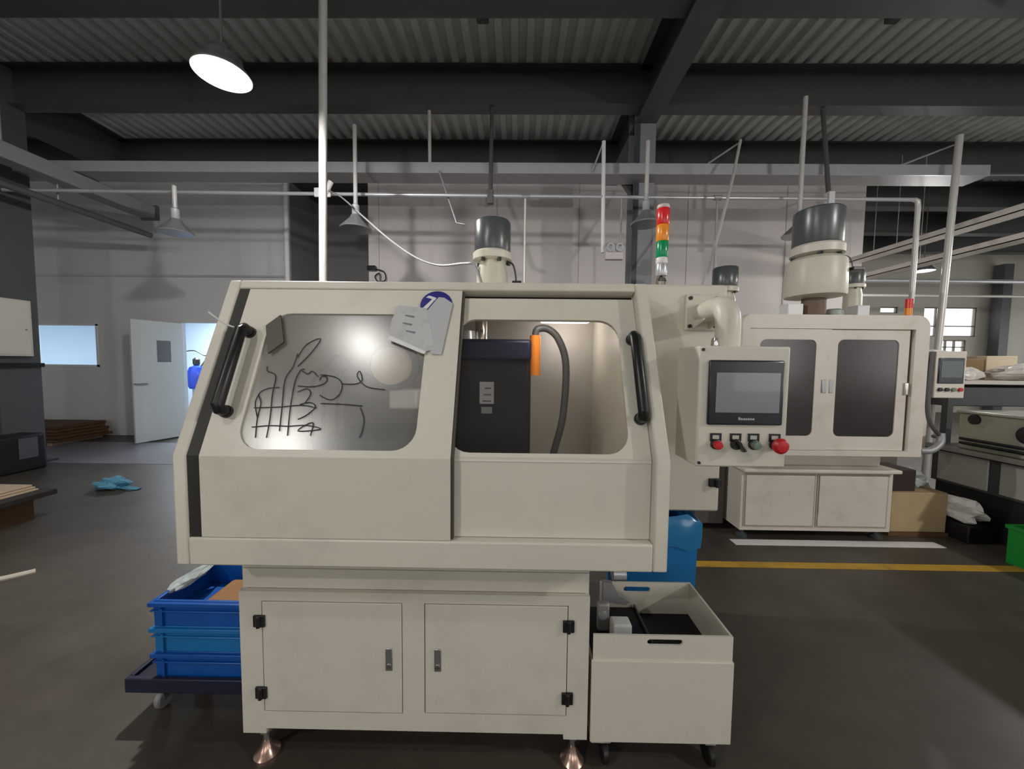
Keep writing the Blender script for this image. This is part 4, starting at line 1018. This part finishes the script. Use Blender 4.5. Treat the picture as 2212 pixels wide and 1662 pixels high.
# machines further back that carry the small collectors
for x0, x1, lb in ((2.05, 3.2, 'mostly hidden cream machine behind the far machine, at the left'), (3.62, 4.75, 'mostly hidden cream machine behind the far machine, at the right')):
    g = thing('cnc_machine', lb, 'machine', ((x0+x1)/2, 4.9, 0), 'machines in the rear row')
    B(x0, x1, 4.45, 5.0, 0.78, 2.0).build('outer_shell', CREAM2, g, bevel=0.03)
    B(x0+0.1, x1-0.1, 4.5, 5.0, 0.0, 0.78).build('base_body', CREAM2, g)
rs = thing('signal_tower', 'distant red signal light beside the far window', 'signal light', (4.66, 4.5, 2.0))
MB().cyl((4.66, 4.5, 2.0), (4.66, 4.5, 2.16), 0.02).build('stem', PIPED, rs)
MB().cyl((4.66, 4.5, 2.16), (4.66, 4.5, 2.25), 0.035).build('amber_lens', AMBER, rs)
MB().cyl((4.66, 4.5, 2.25), (4.66, 4.5, 2.36), 0.035).build('red_lens', RED, rs)

# ================================================================== RIGHT EDGE: lathe, bench, boxes
LA = thing('lathe', 'olive grey machine tool with a round dial at the right edge', 'machine', (4.7, 3.0, 0))
B(4.28, 5.0, 1.9, 3.75, 0.0, 0.42).build('plinth', IRON, LA, bevel=0.01)
B(4.26, 5.0, 1.9, 3.78, 0.42, 0.74).build('cabinet', DGREY, LA)
for y0, y1 in ((3.32, 3.72), (2.82, 3.24), (2.32, 2.74)):
    B(4.245, 4.262, y0, y1, 0.44, 0.73).build('cabinet_panel', LATHEG, LA, bevel=0.01)
B(4.16, 5.05, 1.85, 3.85, 0.74, 0.775).build('chip_tray', IRON, LA, bevel=0.006)
B(4.14, 4.165, 1.85, 3.85, 0.755, 0.80).build('tray_lip', STEEL, LA)
B(4.28, 4.95, 2.2, 3.60, 0.775, 1.12).build('headstock', LATHE, LA, bevel=0.02)
B(4.27, 4.97, 2.15, 3.62, 1.12, 1.145).build('headstock_top', mat('worn_steel', (0.5, 0.5, 0.44), 0.35, 0.4), LA, bevel=0.008)
dial = MB().lathe([(0.075, 4.285), (0.075, 4.262), (0.055, 4.255), (0.001, 4.255)], (0, 3.10, 0.99), 26, axis='x').build('dial', IRON, LA)
MB().lathe([(0.10, 4.285), (0.10, 4.272), (0.076, 4.272)], (0, 3.10, 0.99), 26, axis='x').build('dial_ring', LATHEG, dial)
MB().lathe([(0.045, 4.285), (0.045, 4.262), (0.001, 4.26)], (0, 3.47, 1.07), 18, axis='x').build('knob', IRON, LA)
for z in (0.84, 0.88):
    MB().cyl((4.25, 2.3, z), (4.25, 3.55, z), 0.013, n=8).build('feed_rod', IRON, LA)
# bench with bags and boxes behind
bn = thing('work_bench', 'steel bench loaded with bags behind the lathe', 'bench', (5.7, 4.6, 0))
B(4.75, 7.4, 4.1, 4.9, 1.37, 1.41).build('bench_top', mat('bench_pale', (0.62, 0.58, 0.52), 0.4), bn, bevel=0.005)
B(4.85, 7.3, 4.2, 4.8, 1.12, 1.34).build('drawer_unit', DGREY, bn, bevel=0.01)
for x in (4.8, 7.3):
    for y in (4.15, 4.82): B(x-0.03, x+0.03, y-0.03, y+0.03, 0, 1.37).build('leg', DGREY, bn)
tag(crumple('plastic_bag', 5.15, 4.35, 1.41, 0.16, 0.14, 0.09, FILM, 11), 'small white plastic bag on the left end of the bench', 'bag')
tag(crumple('plastic_bag', 6.0, 4.35, 1.41, 0.42, 0.22, 0.10, FILM, 12), 'wide white plastic bag on the bench at the right edge', 'bag')
tag(B(5.05, 5.75, 4.62, 4.88, 1.41, 1.66).build('cardboard_box', mat('brown_card', (0.26, 0.17, 0.08), 0.8), bevel=0.006), 'brown cardboard box on the bench behind the white bags', 'box')
tag(B(5.78, 6.15, 4.62, 4.88, 1.41, 1.70).build('cardboard_box', mat('pale_card', (0.66, 0.55, 0.40), 0.7), bevel=0.006), 'pale carton beside the brown box on the bench', 'box')
tag(crumple('plastic_bag', 5.3, 4.75, 1.66, 0.14, 0.1, 0.06, FILM, 13), 'crumpled white film lying on the brown cardboard box', 'bag')
# floor items near machine 2
cb = tag(B(3.47, 3.98, 3.38, 3.80, 0.03, 0.40).build('cardboard_box', CARD, bevel=0.006), 'tan cardboard box on the floor beside the far machine base', 'box')
B(3.44, 3.985, 3.36, 3.80, 0.0, 0.03).build('oily_mat', BROWN, cb)
tag(B(3.47, 3.72, 3.42, 3.70, 0.40, 0.60).build('dark_carton', mat('dark_brown', (0.035, 0.02, 0.02), 0.7), bevel=0.006), 'dark brown carton on top of the tan cardboard box', 'box')
tag(crumple('plastic_bag', 3.83, 3.6, 0.40, 0.10, 0.12, 0.10, BAG, 21), 'grey plastic bag slumped on the tan cardboard box', 'bag')
tag(B(3.995, 4.245, 3.22, 3.62, 0.0, 0.15).build('black_tray', IRON, bevel=0.01), 'low black tray between the tan box and the lathe', 'tray')
tag(crumple('plastic_bag', 4.11, 3.42, 0.15, 0.125, 0.19, 0.11, mat('bright_film', (0.92, 0.90, 0.87), 0.25), 22), 'bright white plastic bag on the black tray beside the lathe', 'bag')
gb = thing('green_bin', 'green plastic bin on the floor at the right edge', 'bin', (4.05, 2.75, 0))
g = MB(); x0, x1, y0, y1, z1 = 3.93, 4.25, 2.50, 2.92, 0.31
g.box(x0, x0+0.012, y0, y1, 0, z1); g.box(x1-0.012, x1, y0, y1, 0, z1); g.box(x0+0.012, x1-0.012, y0, y0+0.012, 0, z1); g.box(x0+0.012, x1-0.012, y1-0.012, y1, 0, z1); g.box(x0+0.012, x1-0.012, y0+0.012, y1-0.012, 0, 0.012)
g.build('shell', GREEN, gb, bevel=0.003)
B(x0-0.012, x0, y0, y1, z1-0.03, z1).build('rim', GREEN, gb, bevel=0.003)
B(x0-0.012, x1, y1, y1+0.012, z1-0.03, z1).build('rim', GREEN, gb, bevel=0.003)

# ================================================================== LEFT SIDE ITEMS
eb = thing('electrical_cabinet', 'pale electrical cabinet fixed to the dark left column', 'cabinet', (-7.0, 5.0, 1.57))
B(-7.055, -6.95, 4.65, 5.28, 1.575, 2.365).build('cabinet_body', mat('cabinet_pale', (0.58, 0.56, 0.50), 0.45), eb, bevel=0.008)
B(-6.95, -6.94, 4.68, 5.25, 1.60, 2.34).build('cabinet_door', mat('cabinet_pale2', (0.60, 0.58, 0.52), 0.45), eb, bevel=0.003)
MB().cyl((-6.94, 5.2, 1.95), (-6.93, 5.2, 1.95), 0.012, n=10).build('lock', STEEL, eb)
tag(B(-7.055, -6.98, 4.65, 5.42, 1.42, 1.48).build('cable_duct', BLACK, bevel=0.006), 'black cable duct under the pale cabinet on the column', 'duct')
wbn = thing('waste_bin', 'dark bin with a grey panel at the foot of the left column', 'bin', (-6.85, 4.9, 0))
B(-7.02, -6.68, 4.60, 5.15, 0.0, 0.50).build('bin_body', mat('bin_black', (0.012, 0.011, 0.014), 0.5), wbn, bevel=0.03)
B(-6.68, -6.672, 4.85, 5.05, 0.18, 0.46).build('grey_panel', mat('bin_grey', (0.10, 0.10, 0.12), 0.5), wbn, bevel=0.003)
st_ = thing('board_stack', 'low stack of dark brown boards along the grey wall', 'boards', (-9.0, 6.6, 0))
for k in range(5):
    B(-10.2, -8.05-0.05*(k % 2)-0.03*k, 6.35+0.03*k, 7.25, 0.06+0.055*k, 0.11+0.055*k).build('board', BROWN if k % 2 else RUST, st_, bevel=0.004)
for x in (-10.0, -9.1, -8.3): B(x, x+0.1, 6.4, 7.2, 0, 0.06).build('batten', WOOD, st_)
ws = thing('timber_stack', 'end of a timber stack with pale boards on top at the left edge', 'timber', (-4.8, 3.1, 0))
for k in range(3):
    B(-5.4, -4.58-0.03*k, 2.98+0.02*k, 3.45, 0.285+0.018*k, 0.300+0.018*k).build('board', WOOD, ws, bevel=0.003)
B(-5.4, -4.46, 2.95, 3.5, 0.235, 0.285).build('dark_board', mat('dark_timber', (0.02, 0.016, 0.013), 0.7), ws, bevel=0.005)
for x in (-5.3, -4.78): B(x, x+0.14, 3.0, 3.45, 0, 0.235).build('block', BROWN, ws)
gv = thing('blue_cloth', 'crumpled light blue cloth lying on the floor at the left', 'cloth', (-4.82, 4.31, 0))
c_ = crumple('cloth_body', 0, 0, 0, 0.17, 0.12, 0.07, CLOTH, 5, 3, 0.3); c_.parent = gv
c_ = crumple('cloth_tail', 0.22, -0.02, 0, 0.15, 0.05, 0.02, CLOTH, 6, 2, 0.3); c_.parent = gv
tag(MB().tube([(-3.75, 2.40, 0.012), (-3.60, 2.44, 0.012), (-3.50, 2.52, 0.012), (-3.46, 2.56, 0.012)], 0.018, 8, 5).build('white_strip', mat('bone_white', (0.55, 0.50, 0.42), 0.6)), 'short curved white strip lying on the floor at the left edge', 'strip')
tag(B(-1.06, -0.90, 1.52, 1.60, 0.0, 0.02).build('floor_rag', mat('olive_rag', (0.12, 0.10, 0.03), 0.9, var=0.3), bevel=0.006), 'olive rag on the floor beside the machine foot', 'rag')
